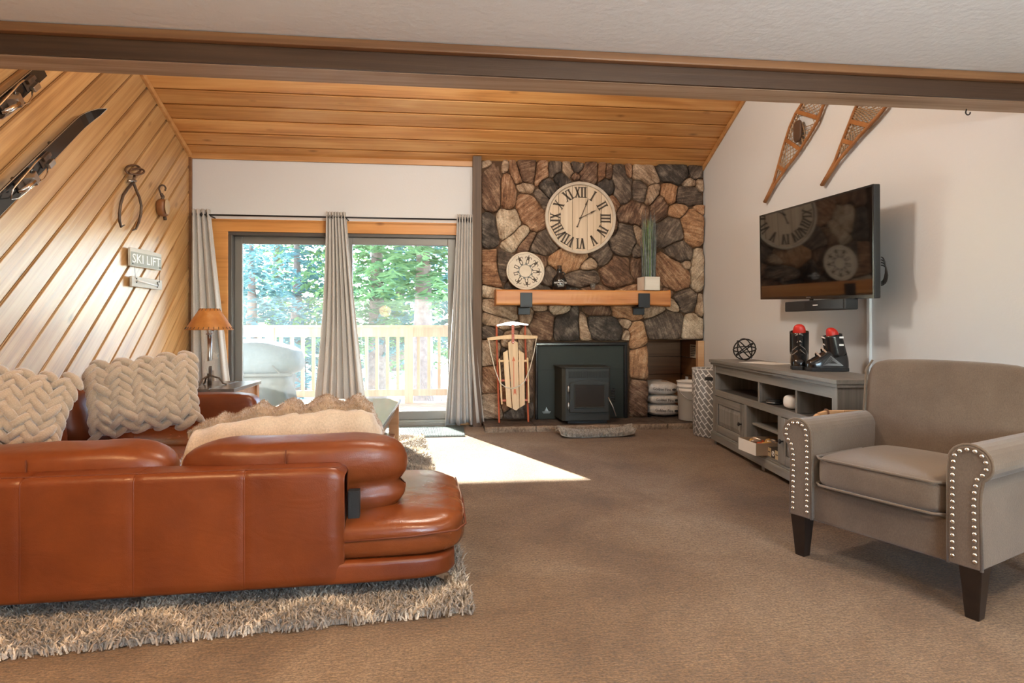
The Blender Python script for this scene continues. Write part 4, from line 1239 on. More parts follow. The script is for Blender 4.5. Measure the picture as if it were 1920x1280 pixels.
# ------------------------------------------------------------------ pellet bags, bucket, hamper
bagx = (NX0 + 0.02 + onY(1276, 750, 6.2).x) / 2
bw = (onY(1276, 750, 6.2).x - NX0) / 2 + 0.02
lbl = ['bottom pellet bag of the stack in the niche', 'middle pellet bag of the stack in the niche', 'top pellet bag of the stack with brown print on its top']
bz = HZ + 0.002
hts = [0.142, 0.110, 0.150]
for i in range(3):
    h = hts[i]
    t = thing('pellet_bag', 'white ' + lbl[i], 'bag', (bagx + (0.012, 0.006, -0.012)[i], 6.40, bz), rz=(-0.03, 0.02, -0.04)[i], group='pellet bags in the niche')
    def bf(p, u, i=i, h=h):
        q = 1 - 0.30 * abs(u.x) ** 3
        zz = p.z * q + h / 2 + 0.006 * noise.noise(Vector((u.x * 4, u.y * 4, i * 5 + u.z)))
        return Vector((p.x + 0.008 * noise.noise(Vector((u.z * 3, u.y * 3, i))), p.y + 0.006 * noise.noise(Vector((u.x * 5, u.z * 5, i + 9))), max(zz, 0.0)))
    softbox(bw - 0.01, 0.235, h / 2, 13, 3.4, bf).build('sack', M['bag'], t, smooth=True)
    me = text_mesh('Golden Fire', 0.042, M['print_dark'], 'lettering', 0.0008)
    o = inst('lettering', me, t, (-0.03, -0.241, h * 0.50), (PI / 2, 0, 0)); o.rotation_euler = (PI / 2, 0.06, 0)
    MB().prism([(0.022 * math.cos(2 * PI * k / 12), 0.013 * math.sin(2 * PI * k / 12)) for k in range(12)], lambda a, b, t_: (a, t_, b), -0.001, 0.001).build('oval_mark', M['print_dark'], t, loc=(0.105, -0.2405, h * 0.47))
    if i == 2:
        def tp(u, v):
            x = 0.02 + 0.12 * u; y = -0.20 + 0.16 * v
            return (x, y, h * (1 - 0.30 * (abs(x) / bw) ** 3) - 0.011 * (1 - v) ** 2 * 3.2 + 0.002)
        MB().grid(tp, 8, 8).build('brown_print', M['bag_brown'], t, smooth=True)
    bz += h - 0.012

bkx = onY(1294, 750, 6.0).x
bk = thing('plastic_bucket', 'white plastic bucket standing on the hearth in front of the niche', 'bucket', (bkx, 5.99, HZ + 0.002))
kb = 0.0057
MB().lathe([(0.118, 0), (0.124, 0.004), (0.134, 0.30), (0.139, 0.302), (0.139, 0.325), (0.135, 0.327), (0.137, 0.345), (0.142, 0.347), (0.142, 0.365), (0.138, 0.368), (0.139, 0.398), (0.146, 0.402), (0.146, 0.410), (0.136, 0.411), (0.131, 0.395), (0.120, 0.02), (0.001, 0.018)], 40).build('pail', M['white_plastic'], bk, smooth=True)
MB().tube([(-0.142 * math.cos(a), -0.142 * math.sin(a) * 0.98 - 0.004, 0.34 - 0.13 * math.sin(a)) for a in [PI * i / 20 for i in range(21)]], 0.003, 6).build('bail', M['steel'], bk, smooth=True)

hm = thing('laundry_hamper', 'tall grey and white weave-print hamper beside the television console', 'hamper', (2.515, 5.405, 0.001))
m, nt, b = new_mat('weave_print')
tc = nt.nodes.new('ShaderNodeTexCoord'); sp = nt.nodes.new('ShaderNodeSeparateXYZ'); nt.links.new(tc.outputs['Object'], sp.inputs[0])
an = math_n(nt, 'ARCTAN2', sp.outputs[1], sp.outputs[0])
cb = nt.nodes.new('ShaderNodeCombineXYZ'); nt.links.new(math_n(nt, 'MULTIPLY', an, 0.175), cb.inputs[0]); nt.links.new(sp.outputs[2], cb.inputs[1])
mp = nt.nodes.new('ShaderNodeMapping'); mp.inputs['Rotation'].default_value = (0, 0, math.radians(52)); nt.links.new(cb.outputs[0], mp.inputs[0])
br = nt.nodes.new('ShaderNodeTexBrick'); nt.links.new(mp.outputs[0], br.inputs[0])
br.offset = 0.5; br.inputs['Scale'].default_value = 1.0
br.inputs['Color1'].default_value = (0.20, 0.195, 0.19, 1); br.inputs['Color2'].default_value = (0.25, 0.245, 0.24, 1); br.inputs['Mortar'].default_value = (0.74, 0.74, 0.73, 1)
br.inputs['Mortar Size'].default_value = 0.0046; br.inputs['Brick Width'].default_value = 0.078; br.inputs['Row Height'].default_value = 0.042
nt.links.new(br.outputs[0], b.inputs['Base Color']); b.inputs['Roughness'].default_value = 0.8
m_weave = m
MB().lathe([(0.163, 0), (0.168, 0.006), (0.176, 0.30), (0.176, 0.635), (0.172, 0.64), (0.166, 0.632), (0.158, 0.02), (0.001, 0.018)], 44).build('body', m_weave, hm, smooth=True)
for a in (-2.12, -1.05):
    def hf(u, v, a=a):
        aa = a + (u - 0.5) * 0.42
        zz = 0.555 + (v - 0.5) * 0.035 * (1 - 0.5 * (2 * u - 1) ** 4)
        return (0.1785 * math.cos(aa), 0.1785 * math.sin(aa), zz)
    MB().grid(hf, 12, 3).build('handle_slot', M['black_matte'], hm, smooth=True)
MB().lathe([(0.17, 0.634), (0.179, 0.634), (0.179, 0.645), (0.17, 0.645)], 44, ring=True).build('rim', plain('hamper_rim', (0.62, 0.61, 0.59), 0.8), hm, smooth=False)
# ------------------------------------------------------------------ television console and what is on it
CZ = 0.75
CF = onZ(1329, 673, CZ); CN = onZ(1568, 712, CZ)
cd = (CN - CF); CL = cd.length
con = thing('tv_console', 'grey-washed wooden media console with panel doors along the white wall', 'console', (CF.x, CF.y, 0.0), rz=math.atan2(cd.y, cd.x))
CD = 0.405
def cb_(x0, x1, y0, y1, z0, z1, name, mat='grey_wood', bev=0.003, parent=None):
    cx = (x0 + x1) / 2
    return MB().box(x0 - cx, x1 - cx, y0, y1, z0, z1).build(name, M[mat], parent or con, bevel=bev, loc=(cx, 0, 0))
cb_(0.0, CL, 0.0, CD, CZ - 0.026, CZ, 'top')
cb_(0.012, CL - 0.012, 0.010, CD - 0.01, CZ - 0.046, CZ - 0.0262, 'top_moulding')
x0, x1 = 0.035, CL - 0.035
cb_(x0, x1, 0.028, 0.05, CZ - 0.115, CZ - 0.047, 'apron')
cb_(x0, x0 + 0.055, 0.025, CD - 0.03, 0.035, CZ - 0.047, 'side_panel', 'grey_wood_v')
cb_(x1 - 0.055, x1, 0.025, CD - 0.03, 0.035, CZ - 0.047, 'side_panel', 'grey_wood_v')
cb_(x0 + 0.055, x1 - 0.055, CD - 0.05, CD - 0.035, 0.1, CZ - 0.05, 'back_panel', 'grey_dark')
cb_(x0 + 0.055, x1 - 0.055, 0.030, CD - 0.05, 0.465, 0.485, 'shelf', 'grey_dark')
cb_(x0 + 0.055, x1 - 0.055, 0.026, 0.048, 0.435, 0.487, 'rail')
cb_(x0 + 0.055, x1 - 0.055, 0.030, CD - 0.05, 0.11, 0.125, 'bottom_board')
cb_(x0 - 0.015, x1 + 0.015, 0.010, CD - 0.02, 0.035, 0.10, 'plinth')
cb_(x0 - 0.008, x1 + 0.008, 0.017, CD - 0.03, 0.1002, 0.112, 'plinth_moulding')
for fx in (x0 + 0.02, CL / 2, x1 - 0.06):
    cb_(fx, fx + 0.05, 0.03, 0.08, 0.0, 0.036, 'foot')
for fx in (CL * 0.47, CL * 0.745):
    cb_(fx - 0.012, fx + 0.012, 0.034, CD - 0.05, 0.487, CZ - 0.10, 'divider', 'grey_wood_v')
dw = CL * 0.315
for fx in (x0 + 0.055 + dw, x1 - 0.055 - dw):
    cb_(fx - 0.025, fx + 0.025, 0.026, CD - 0.05, 0.112, 0.4348, 'stile', 'grey_wood_v')
cb_(x0 + 0.055 + dw + 0.03, x1 - 0.055 - dw - 0.03, 0.07, CD - 0.06, 0.285, 0.303, 'inner_shelf')
def cdoor(a, b, knob_right):
    z0, z1 = 0.118, 0.430
    cx = (a + b) / 2
    d = MB()
    d.box(a - cx, b - cx, 0.034, 0.046, z0, z1)
    dd = d.build('door', M['grey_dark'], con, loc=(cx, 0, 0))
    fw = 0.062
    for (p, q, r, s, mt) in ((a, a + fw, z0, z1, 'grey_wood_v'), (b - fw, b, z0, z1, 'grey_wood_v'), (a + fw, b - fw, z0, z0 + fw, 'grey_wood'), (a + fw, b - fw, z1 - fw, z1, 'grey_wood')):
        mm = ((p + q) / 2) - cx
        MB().box(-(q - p) / 2 + 0.001, (q - p) / 2 - 0.001, 0.022, 0.034, r, s).build('frame_rail', M[mt], dd, bevel=0.003, loc=(mm, 0, 0))
    # raised panel with sloping margins
    pa, pb, pr, ps = a + fw + 0.004 - cx, b - fw - 0.004 - cx, z0 + fw + 0.004, z1 - fw - 0.004
    i_ = 0.034
    mb = MB()
    mb.add([(pa, 0.0335, pr), (pb, 0.0335, pr), (pb, 0.0335, ps), (pa, 0.0335, ps), (pa + i_, 0.0245, pr + i_), (pb - i_, 0.0245, pr + i_), (pb - i_, 0.0245, ps - i_), (pa + i_, 0.0245, ps - i_)],
           [(0, 1, 5, 4), (1, 2, 6, 5), (2, 3, 7, 6), (3, 0, 4, 7), (4, 5, 6, 7)])
    mb.build('raised_panel', M['grey_wood_v'], dd)
    kx = (b - fw / 2 if knob_right else a + fw / 2) - cx
    MB().lathe([(0.006, 0), (0.006, 0.014), (0.015, 0.018), (0.016, 0.026), (0.008, 0.031)], 14, M=Matrix.Rotation(PI / 2, 4, 'X')).build('knob', M['black_metal'], dd, smooth=True, loc=(kx, 0.022, (z0 + z1) / 2))
cdoor(x0 + 0.058, x0 + 0.055 + dw - 0.028, True)
cdoor(x1 - 0.055 - dw + 0.028, x1 - 0.058, False)
CM = Matrix.Translation((CF.x, CF.y, 0)) @ Matrix.Rotation(math.atan2(cd.y, cd.x), 4, 'Z')
def on_con(x, y, z=CZ + 0.0005):
    return CM @ Vector((x, y, z))
crz = math.atan2(cd.y, cd.x)

# wire sphere
sp_ = onZ(1396, 676, CZ)
sr = 0.092
sph = thing('wire_sphere', 'open black metal band sphere on the far end of the console', 'ornament', (sp_.x, sp_.y, CZ + sr + 0.006))
for i, (ax, an) in enumerate((((1, 0.2, 0.1), 0.2), ((0.2, 1, 0.3), 1.3), ((0.6, -0.5, 0.6), 0.4), ((-0.5, 0.4, 0.8), 2.0), ((0.1, 0.3, 1.0), 0.9))):
    R = Vector(ax).normalized().to_track_quat('Z', 'Y').to_matrix()
    pts = [R @ Vector((sr * math.cos(t), sr * math.sin(t), 0)) for t in [2 * PI * j / 40 for j in range(40)]]
    MB().tube(pts, 0.0055, 6, closed=True).build('band', M['black_metal'], sph, smooth=True)
# sheet of paper
pp = onZ(1436, 680, CZ)
o = MB().box(-0.12, 0.12, -0.17, 0.17, 0, 0.002).build('paper_sheet', M['paper'], loc=(pp.x - 0.03, pp.y - 0.06, CZ + 0.0008), rot=(0, 0, 0.35))
tag(o, 'white sheet of paper lying flat on the console top', 'paper')

# ski boots
def boot(name_label, loc, rz, s=1.0):
    t = thing('ski_boot', name_label, 'ski boot', loc, rz, group='vintage ski boots on the console')
    t.scale = (s, s, s)
    # +x is the toe
    so = MB()
    out_ = [(-0.132, -0.044), (-0.10, -0.054), (0.0, -0.052), (0.09, -0.060), (0.15, -0.050), (0.174, -0.02), (0.174, 0.02), (0.15, 0.050), (0.09, 0.060), (0.0, 0.052), (-0.10, 0.054), (-0.132, 0.044)]
    so.prism(out_, lambda a, b, t_: (a, b, t_), 0.0, 0.028)
    so.build('sole', M['black_matte'], t, bevel=0.004)
    # lower shell: rings along the foot
    st = [(-0.128, 0.042, 0.12), (-0.110, 0.058, 0.170), (-0.06, 0.060, 0.185), (-0.01, 0.060, 0.185), (0.04, 0.060, 0.158), (0.085, 0.060, 0.122), (0.125, 0.054, 0.098), (0.155, 0.040, 0.080), (0.168, 0.024, 0.060)]
    def fn(u, v):
        i = min(int(u * (len(st) - 1)), len(st) - 2); f = u * (len(st) - 1) - i
        x, hw, hh = [st[i][k] + (st[i + 1][k] - st[i][k]) * f for k in range(3)]
        a = PI * v
        e = 0.65
        c, s_ = math.cos(a), math.sin(a)
        return (x, hw * math.copysign(abs(c) ** e, c), 0.026 + (hh - 0.026) * abs(s_) ** e)
    mb = MB().grid(fn, 25, 17)
    mb.f += [tuple(range(17)), tuple(24 * 17 + k for k in range(16, -1, -1))]
    mb.build('lower_shell', M['boot'], t, smooth=True)
    # cuff, leaning forward
    def cf(u, v):
        a = 2 * PI * u; z = 0.115 + 0.165 * v
        cx = -0.052 + 0.030 * v
        rx, ry = 0.076 - 0.008 * v, 0.064 + 0.001 * v
        return (cx + rx * math.cos(a), ry * math.sin(a), z - 0.012 * math.cos(a) * (1 - v) * 1.5 + (0.012 * -math.cos(a) if v > 0.95 else 0))
    MB().grid(cf, 26, 9, cu=True).build('cuff', M['boot'], t, smooth=True, solid=0.005)
    # red liner tongue standing out of the cuff
    def lf_(p, u):
        return Vector((p.x - 0.014 + 0.02 * u.z, p.y, p.z))
    softbox(0.042, 0.046, 0.075, 9, 2.6, lf_).build('liner', M['red'], t, smooth=True, loc=(-0.018, 0, 0.262))
    # buckles
    for i, (bx, bz, ln) in enumerate(((0.088, 0.122, 0.042), (0.045, 0.156, 0.045), (0.022, 0.195, 0.048), (0.034, 0.250, 0.048))):
        for sg in (-1, 1):
            b_ = MB()
            w_ = 0.048 if i < 2 else 0.052
            b_.box(-0.007, 0.007, -ln / 2, ln / 2, -0.0025, 0.0025)
            b_.box(-0.006, 0.006, -ln / 2 - 0.012, -ln / 2, -0.004, 0.004)
            o = b_.build('buckle', M['chrome'], t, bevel=0.002)
            o.location = (bx, sg * 0.026, bz + 0.004); o.rotation_euler = (-sg * 0.85, 0.55 if i < 2 else 1.2, 0)
            if sg == 1:
                break
    # ridged triangle moulding on the ankle
    for sg in (-1, 1):
        for k in range(4):
            q = 0.016 + 0.012 * k
            pts = [(-0.03 - q * 0.9, sg * 0.0615, 0.065 - q * 0.35), (-0.005 + q * 0.35, sg * 0.0615, 0.072 + q * 0.9), (0.02 + q * 1.0, sg * 0.0615, 0.066 - q * 0.35)]
            MB().tube(pts + [pts[0]], 0.0016, 5).build('ankle_ridge', M['steel'], t)
    for (z, w_) in ((0.205, 0.034), (0.262, 0.03)):
        for sg in (-1, 1):
            MB().box(-w_ / 2 - 0.062, w_ / 2 - 0.062, sg * 0.0665 - 0.001, sg * 0.0665 + 0.001, z - 0.007, z + 0.007).build('badge', M['print_white'], t)
    return t
b1 = onZ(1499, 692, CZ)
boot('black ski boot with its toe turned towards the room and red liner on top', (b1.x + 0.03, b1.y + 0.05, CZ + 0.0005), math.radians(-122), 0.93)
b2 = onZ(1560, 697, CZ)
boot('black ski boot seen from its side, nearer end of the console', (b2.x + 0.02, b2.y + 0.06, CZ + 0.0005), math.radians(170), 0.86)

# things in the console
pk = thing('smart_speaker', 'flat round black puck on the upper console shelf', 'speaker', on_con(1.06, 0.10, 0.4855))
MB().lathe([(0.046, 0), (0.052, 0.006), (0.052, 0.026), (0.047, 0.032), (0.001, 0.033)], 28).build('body', M['black_matte'], pk, smooth=True)
MB().lathe([(0.0525, 0.010), (0.0535, 0.013), (0.0525, 0.016)], 28).build('light_ring', M['steel'], pk)
rt = thing('wifi_router', 'rounded white wireless router on the upper console shelf', 'router', on_con(1.32, 0.12, 0.4855))
softbox(0.062, 0.062, 0.048, 11, 3.2).build('body', M['white_plastic'], rt, smooth=True, loc=(0, 0, 0.048))
MB().tube([(0.06, 0.0, 0.02), (0.11, 0.02, 0.012), (0.16, 0.06, 0.05), (0.20, 0.14, 0.09)], 0.0035, 6).build('cable', M['white_plastic'], rt, smooth=True)
bxp = onZ(1408, 838, 0.126)
cbx = thing('open_carton', 'open shallow cardboard box with a white end sticking out of the lower shelf', 'box', on_con(0.995, 0.085, 0.126), rz=0.02)
for (a, b_, c, d, mt) in ((-0.16, 0.16, -0.12, -0.115, 'cardboard'), (-0.16, 0.16, 0.115, 0.12, 'cardboard'), (-0.164, -0.16, -0.12, 0.12, 'paper'), (0.16, 0.164, -0.12, 0.12, 'cardboard')):
    MB().box(a, b_, c, d, 0, 0.088).build('box_side', M[mt], cbx)
MB().box(-0.16, 0.16, -0.115, 0.115, 0, 0.004).build('box_bottom', M['cardboard'], cbx)
snk = [plain('wrap_red', (0.50, 0.09, 0.03), 0.3), plain('wrap_gold', (0.55, 0.33, 0.10), 0.3), plain('wrap_silver', (0.6, 0.5, 0.42), 0.25, 0.6)]
for i in range(12):
    o = softbox(0.04, 0.02, 0.012, 5, 3).build('snack_packet', snk[i % 3], smooth=True)
    q = Matrix.Translation(cbx.location) @ Matrix.Rotation(0.02, 4, 'Z') @ Vector((-0.10 + 0.045 * (i % 5), -0.07 + 0.055 * (i // 5), 0.068 + 0.008 * (i % 3)))
    o.location = q; o.rotation_euler = (rng.uniform(-.3, .3), rng.uniform(-.3, .3), rng.uniform(0, 3))
    cn_ = ('red', 'gold', 'silver')[i % 3]; tag(o, 'shiny %s snack packet heaped in the open carton' % cn_, 'snack', cn_ + ' snack packets in the carton')
gbx = thing('game_box', 'small dark box with tan ends and a round emblem on the lower shelf', 'box', on_con(1.20, 0.10, 0.126), rz=crz)
MB().box(-0.085, 0.085, -0.07, 0.07, 0, 0.062).build('carton', plain('game_dark', (0.05, 0.04, 0.034), 0.5), gbx, bevel=0.002)
for a, b_ in ((-0.0855, -0.03), (0.03, 0.0855)):
    MB().box(a, b_, -0.0715, -0.0702, 0, 0.062).build('tan_label', plain('game_tan', (0.52, 0.41, 0.25), 0.7), gbx)
    MB().box((a + b_) / 2 - 0.016, (a + b_) / 2 + 0.016, -0.0722, -0.0714, 0.030, 0.036).build('label_line', M['print_dark'], gbx)
MB().lathe([(0.012, 0), (0.019, 0), (0.019, 0.001), (0.012, 0.001)], 20, ring=True, M=Matrix.Rotation(PI / 2, 4, 'X')).build('emblem', M['print_white'], gbx, loc=(0, -0.0705, 0.031))
o = MB().box(-0.003, 0.003, -0.001, 0.001, -0.016, 0.016).build('emblem_bar', M['print_white'], gbx, loc=(0, -0.0712, 0.031)); o.rotation_euler = (0, 0.7, 0)

# bentwood tray handle behind the armchair
hb = onZ(1560, 778, 0.50)
tr_ = thing('wooden_toboggan', 'pale bentwood frame tied with leather behind the far arm of the armchair', 'sled', (0, 0, 0))
hy = 2.93
P_ = [onY(1512, 806, hy), onY(1524, 788, hy), onY(1535, 778, hy), onY(1550, 773.5, hy), onY(1580, 773, hy), onY(1612, 773, hy), onY(1680, 773, hy)]
o = MB()
for i in range(len(P_) - 1):
    o.bar(P_[i], P_[i + 1], 0.026, 0.022, (0, 1, 0))
tr_.location = (P_[0].x, hy, 0)
ob = o.build('bent_rail', M['tan_wood'], tr_, bevel=0.004); ob.location = (-P_[0].x, -hy, 0)
for q in (P_[0], P_[-1]):
    MB().box(q.x - P_[0].x - 0.012, q.x - P_[0].x + 0.012, -0.012, 0.012, 0.0, q.z).build('upright', M['tan_wood'], tr_, bevel=0.003)
for q, rr_ in ((P_[1], 0.016), (onY(1549.5, 774, hy), 0.017)):
    MB().tube([(q.x - P_[0].x, -0.019 * math.sin(a), q.z + 0.019 * math.cos(a)) for a in [2 * PI * j / 12 for j in range(12)]], 0.005, 6, closed=True).build('leather_tie', plain('tie_brown', (0.14, 0.055, 0.02), 0.6), tr_, smooth=True)
q = onY(1549, 779, hy)
MB().tube([(q.x - P_[0].x, -0.02, q.z), (q.x - P_[0].x - 0.015, -0.03, q.z - 0.03), (q.x - P_[0].x + 0.004, -0.03, q.z - 0.035)], 0.0035, 6).build('leather_knot', plain('tie_brown2', (0.14, 0.055, 0.02), 0.6), tr_, smooth=True)

# ------------------------------------------------------------------ television, soundbar, cable cover
TVX = 2.56
tvw, tvh = 1.305, 0.69
TB = Matrix(((0, 0, -1, TVX), (-1, 0, 0, 3.945), (0, 1, 0, 1.588), (0, 0, 0, 1))) @ Matrix.Rotation(math.radians(-2.2), 4, 'Z') @ Matrix.Rotation(math.radians(2.0), 4, 'X')
tv = thing('television', 'large flat black television on a wall arm above the console', 'television')
tv.matrix_world = TB
MB().box(-tvw / 2, tvw / 2, -tvh / 2, tvh / 2, -0.045, -0.004).build('housing', M['black_matte'], tv, bevel=0.006)
MB().box(-tvw / 2 + 0.012, tvw / 2 - 0.012, -tvh / 2 + 0.022, tvh / 2 - 0.012, -0.004, -0.0015).build('screen', M['screen'], tv)
bz_ = MB()
bz_.box(-tvw / 2, tvw / 2, tvh / 2 - 0.012, tvh / 2, -0.004, 0.0); bz_.box(-tvw / 2, tvw / 2, -tvh / 2, -tvh / 2 + 0.022, -0.004, 0.0)
bz_.box(-tvw / 2, -tvw / 2 + 0.012, -tvh / 2 + 0.022, tvh / 2 - 0.012, -0.004, 0.0); bz_.box(tvw / 2 - 0.012, tvw / 2, -tvh / 2 + 0.022, tvh / 2 - 0.012, -0.004, 0.0)
bz_.build('bezel', M['black_gloss'], tv)
inst('brand_lettering', text_mesh('SAMSUNG', 0.012, M['steel'], 'brand_lettering', 0.0004), tv, (0.0, -tvh / 2 + 0.011, 0.0005))
MB().box(-0.20, 0.20, -0.16, 0.16, -0.075, -0.0455).build('rear_housing', M['black_matte'], tv, bevel=0.01)
MB().box(-0.05, 0.05, -0.10, 0.10, -0.235, -0.0755).build('mount_arm', M['black_metal'], tv)
for k in range(4):
    pts = [(tvw / 2 - 0.015 + (0.035 + 0.006 * k) * math.sin(a), -0.17 - 0.012 * k + 0.075 * math.cos(a) * (1 - 0.06 * k), -0.06) for a in [PI * j / 10 for j in range(11)]]
    MB().tube(pts, 0.0035, 6).build('cable_loop', M['black_matte'], tv, smooth=True)
s0, s1 = onX(1482, 572, 2.55), onX(1597, 571, 2.55)
sbar = thing('soundbar', 'short black soundbar hung just below the television', 'speaker', ((2.55), (s0.y + s1.y) / 2, onX(1540, 582, 2.55).z))
sw = abs(s0.y - s1.y) / 2
MB().box(-0.045, 0.045, -sw, sw, 0, 0.072).build('cabinet', M['black_matte'], sbar, bevel=0.006)
MB().box(-0.047, -0.0452, -sw + 0.015, sw * 0.25, 0.008, 0.064).build('grille', M['black_metal'], sbar)
MB().box(-0.048, -0.0471, -sw * 0.18, -sw * 0.02, 0.034, 0.040).build('badge', M['print_white'], sbar)
for yy in (-sw * 0.4, sw * 0.4):
    MB().box(0.030, 0.042, yy - 0.015, yy + 0.015, 0.070, 0.14).build('hanger', M['black_metal'], sbar)
c0, c1 = onX(1630.5, 560, XR - 0.008), onX(1630.5, 700, XR - 0.008)
o = MB().box(-0.012, 0.008, -0.014, 0.014, 0, c0.z + 0.12).build('cable_cover', M['wall'], loc=(XR - 0.008, c0.y, 0.0), bevel=0.003)
tag(o, 'slim white cable cover running down the wall under the television', 'cable cover')

# ------------------------------------------------------------------ snowshoes on the right wall
def snowshoe(label, tail, left, right, seed, bind):
    Z0 = lambda p: (1400 + p[0] / 5.817, 180 + p[1] / 5.817)
    XS = XR - 0.03
    T = onX(*Z0(tail), XS)
    t = thing('snowshoe', label, 'snowshoe', T, group='snowshoes on the white wall')
    Lp = [onX(*Z0(p), XS) - T for p in left]; Rp = [onX(*Z0(p), XS) - T for p in right]
    # carry the outline on above the beam to a rounded toe
    ax = ((Lp[-1] + Rp[-1]) / 2 - (Lp[0] + Rp[0]) / 2).normalized()
    wv = (Rp[-1] - Lp[-1]); mid = (Lp[-1] + Rp[-1]) / 2
    for f, k in ((0.22, 1.12), (0.44, 1.06), (0.62, 0.8), (0.72, 0.42)):
        Lp.append(mid + ax * f * 0.9 - wv * k / 2); Rp.append(mid + ax * f * 0.9 + wv * k / 2)
    J = (Lp[0] + Rp[0]) / 2
    for side in (Lp, Rp):
        off = (side[0] - J) * 0.45
        pts = [off * 0.8 + Vector((0, 0, 0)), J * 0.5 + off, side[0]] + side[1:]
        MB().tube(pts, 0.0125, 8).build('frame_rail', M['raffia'], t, smooth=True)
    MB().tube([Lp[-1], mid + ax * 0.68, Rp[-1]], 0.0125, 8).build('toe_bend', M['raffia'], t, smooth=True)
    n = len(Lp)
    def at_(f, s):                # f along the shoe, s -1..1 across
        x = f * (n - 1); i = min(int(x), n - 2); g = x - i
        l = Lp[i].lerp(Lp[i + 1], g); r = Rp[i].lerp(Rp[i + 1], g)
        return l.lerp(r, (s + 1) / 2)
    for f in bind['bars']:
        MB().bar(at_(f, -1), at_(f, 1), 0.03, 0.016, (1, 0, 0)).build('crossbar', M['raffia'], t, bevel=0.003)
    # babiche lacing: slanting both ways between the rails
    mb = MB()
    f0, f1 = 0.06, 0.97
    m_ = 27
    for i in range(-10, m_ + 1):
        for sg in (-1, 1):
            pts = []
            for j in range(7):
                s = -1 + 2 * j / 6
                f = f0 + (f1 - f0) * (i / m_) + sg * s * 0.075
                if f < f0 or f > f1 or (bind['hole'][0] < f < bind['hole'][1] and abs(s) < 0.45):
                    if len(pts) > 1:
                        mb.tube(pts, 0.0034, 4, caps=False)
                    pts = []
                    continue
                pts.append(at_(f, s) + Vector((0.002 * sg, 0, 0)))
            if len(pts) > 1:
                mb.tube(pts, 0.0034, 4, caps=False)
    o = mb.build('lacing', M['rawhide'], t); o['kind'] = 'stuff'
    if bind['pad']:
        a = at_(bind['pad'], 0)
        o = softbox(0.012, 0.055, 0.085, 7, 3).build('leather_binding', plain('binding_leather', (0.095, 0.05, 0.028), 0.6), t, smooth=True, loc=a + Vector((-0.012, 0, 0)))
snowshoe('wooden snowshoe with a dark leather binding, nearer the stone chimney', (197, 1158), [(297, 935), (350, 745), (405, 545), (470, 340), (535, 190), (595, 100)], [(322, 940), (420, 800), (545, 640), (660, 465), (770, 280), (835, 105)], 1, dict(bars=(0.10, 0.26, 0.47, 0.66), hole=(0.40, 0.47), pad=0.345))
snowshoe('wooden snowshoe hanging just above the television', (822, 972), [(965, 710), (1020, 560), (1075, 420), (1130, 280), (1165, 190), (1195, 120)], [(1005, 700), (1105, 585), (1215, 455), (1330, 330), (1420, 235), (1505, 130)], 2, dict(bars=(0.17, 0.34, 0.62), hole=(2, 3), pad=None))

# ------------------------------------------------------------------ things on the boarded wall
XW = XL + 0.004
def wl_(px, py, off=0.03):
    return onX(px, py, XW + off)
def Zt(zx, zy):
    return (210 + zx / 4.74, 290 + zy / 4.74)
tg0 = wl_(*Zt(190, 230))
tg = thing('ice_tongs', 'antique iron ice tongs hanging on the boarded wall', 'tongs', tg0)
def tw(zx, zy, off=0.03):
    return wl_(*Zt(zx, zy), off) - tg0
for cxy, rx, rz_, dx in (((188, 132), 66, 40, 0.02), ((222, 148), 64, 26, 0.05)):
    MB().tube([tw(cxy[0] + rx * math.cos(a), cxy[1] + rz_ * math.sin(a), dx + 0.02 * math.sin(a)) for a in [2 * PI * j / 26 for j in range(26)]], 0.0085, 7, closed=True).build('ring_handle', M['rust_iron'], tg, smooth=True)
MB().tube([tw(203, 172), tw(192, 232)], 0.010, 8).build('stem', M['rust_iron'], tg, smooth=True)
MB().tube([tw(148, 232), tw(208, 232)], 0.012, 8).build('collar', M['steel'], tg, smooth=True)
la = [(188, 244), (140, 300), (100, 360), (76, 440), (66, 520), (68, 590), (80, 640), (112, 624)]
ra = [(190, 244), (214, 310), (244, 380), (260, 450), (256, 530), (238, 600), (212, 660), (180, 672)]
for pts in (la, ra):
    MB().tube([tw(*p, off=0.035) for p in pts], [0.011] * 6 + [0.009, 0.004], 8).build('arm', M['iron'], tg, smooth=True)
pu0 = wl_(*Zt(440, 460))
pu = thing('pulley_block', 'small old wooden pulley block with an iron hook on the boarded wall', 'pulley', pu0)
def pw(zx, zy, off=0.04):
    return wl_(*Zt(zx, zy), off) - pu0
MB().tube([pw(*p) for p in ((472, 318), (478, 296), (466, 276), (444, 270), (424, 280), (418, 305), (430, 335), (440, 372))], 0.008, 8).build('hook', M['iron'], pu, smooth=True)
MB().tube([pw(438, 350), pw(455, 372), pw(446, 396)], 0.014, 8).build('shackle', M['iron'], pu, smooth=True)
pc0, pc1 = pw(432, 395), pw(470, 545)
bod = MB()
for off, sc_ in ((-0.026, 0.9), (0.026, 0.9)):
    pass
hh = (pc0 - pc1).length / 2; mid = (pc0 + pc1) / 2
softbox(0.045, 0.060, hh, 9, 2.8).build('block', plain('pulley_wood', (0.20, 0.075, 0.024), 0.4, var=(0.30, 0.12, 0.04), vs=18), pu, smooth=True, loc=mid, rot=(0.12, 0, 0))
me = MB().lathe([(0.001, 0), (0.045, 0.001), (0.047, 0.006), (0.04, 0.011), (0.001, 0.012)], 22, sx=1.55, sy=0.9, M=Matrix.Rotation(PI / 2, 4, 'Y')).build('cheek', plain('cheek_tan', (0.46, 0.33, 0.20), 0.5), pu, smooth=True, loc=pw(486, 462, 0.085), rot=(0.1, 0, 0))
MB().tube([pw(468, 545), pw(474, 580)], 0.015, 8).build('becket', M['iron'], pu, smooth=True)

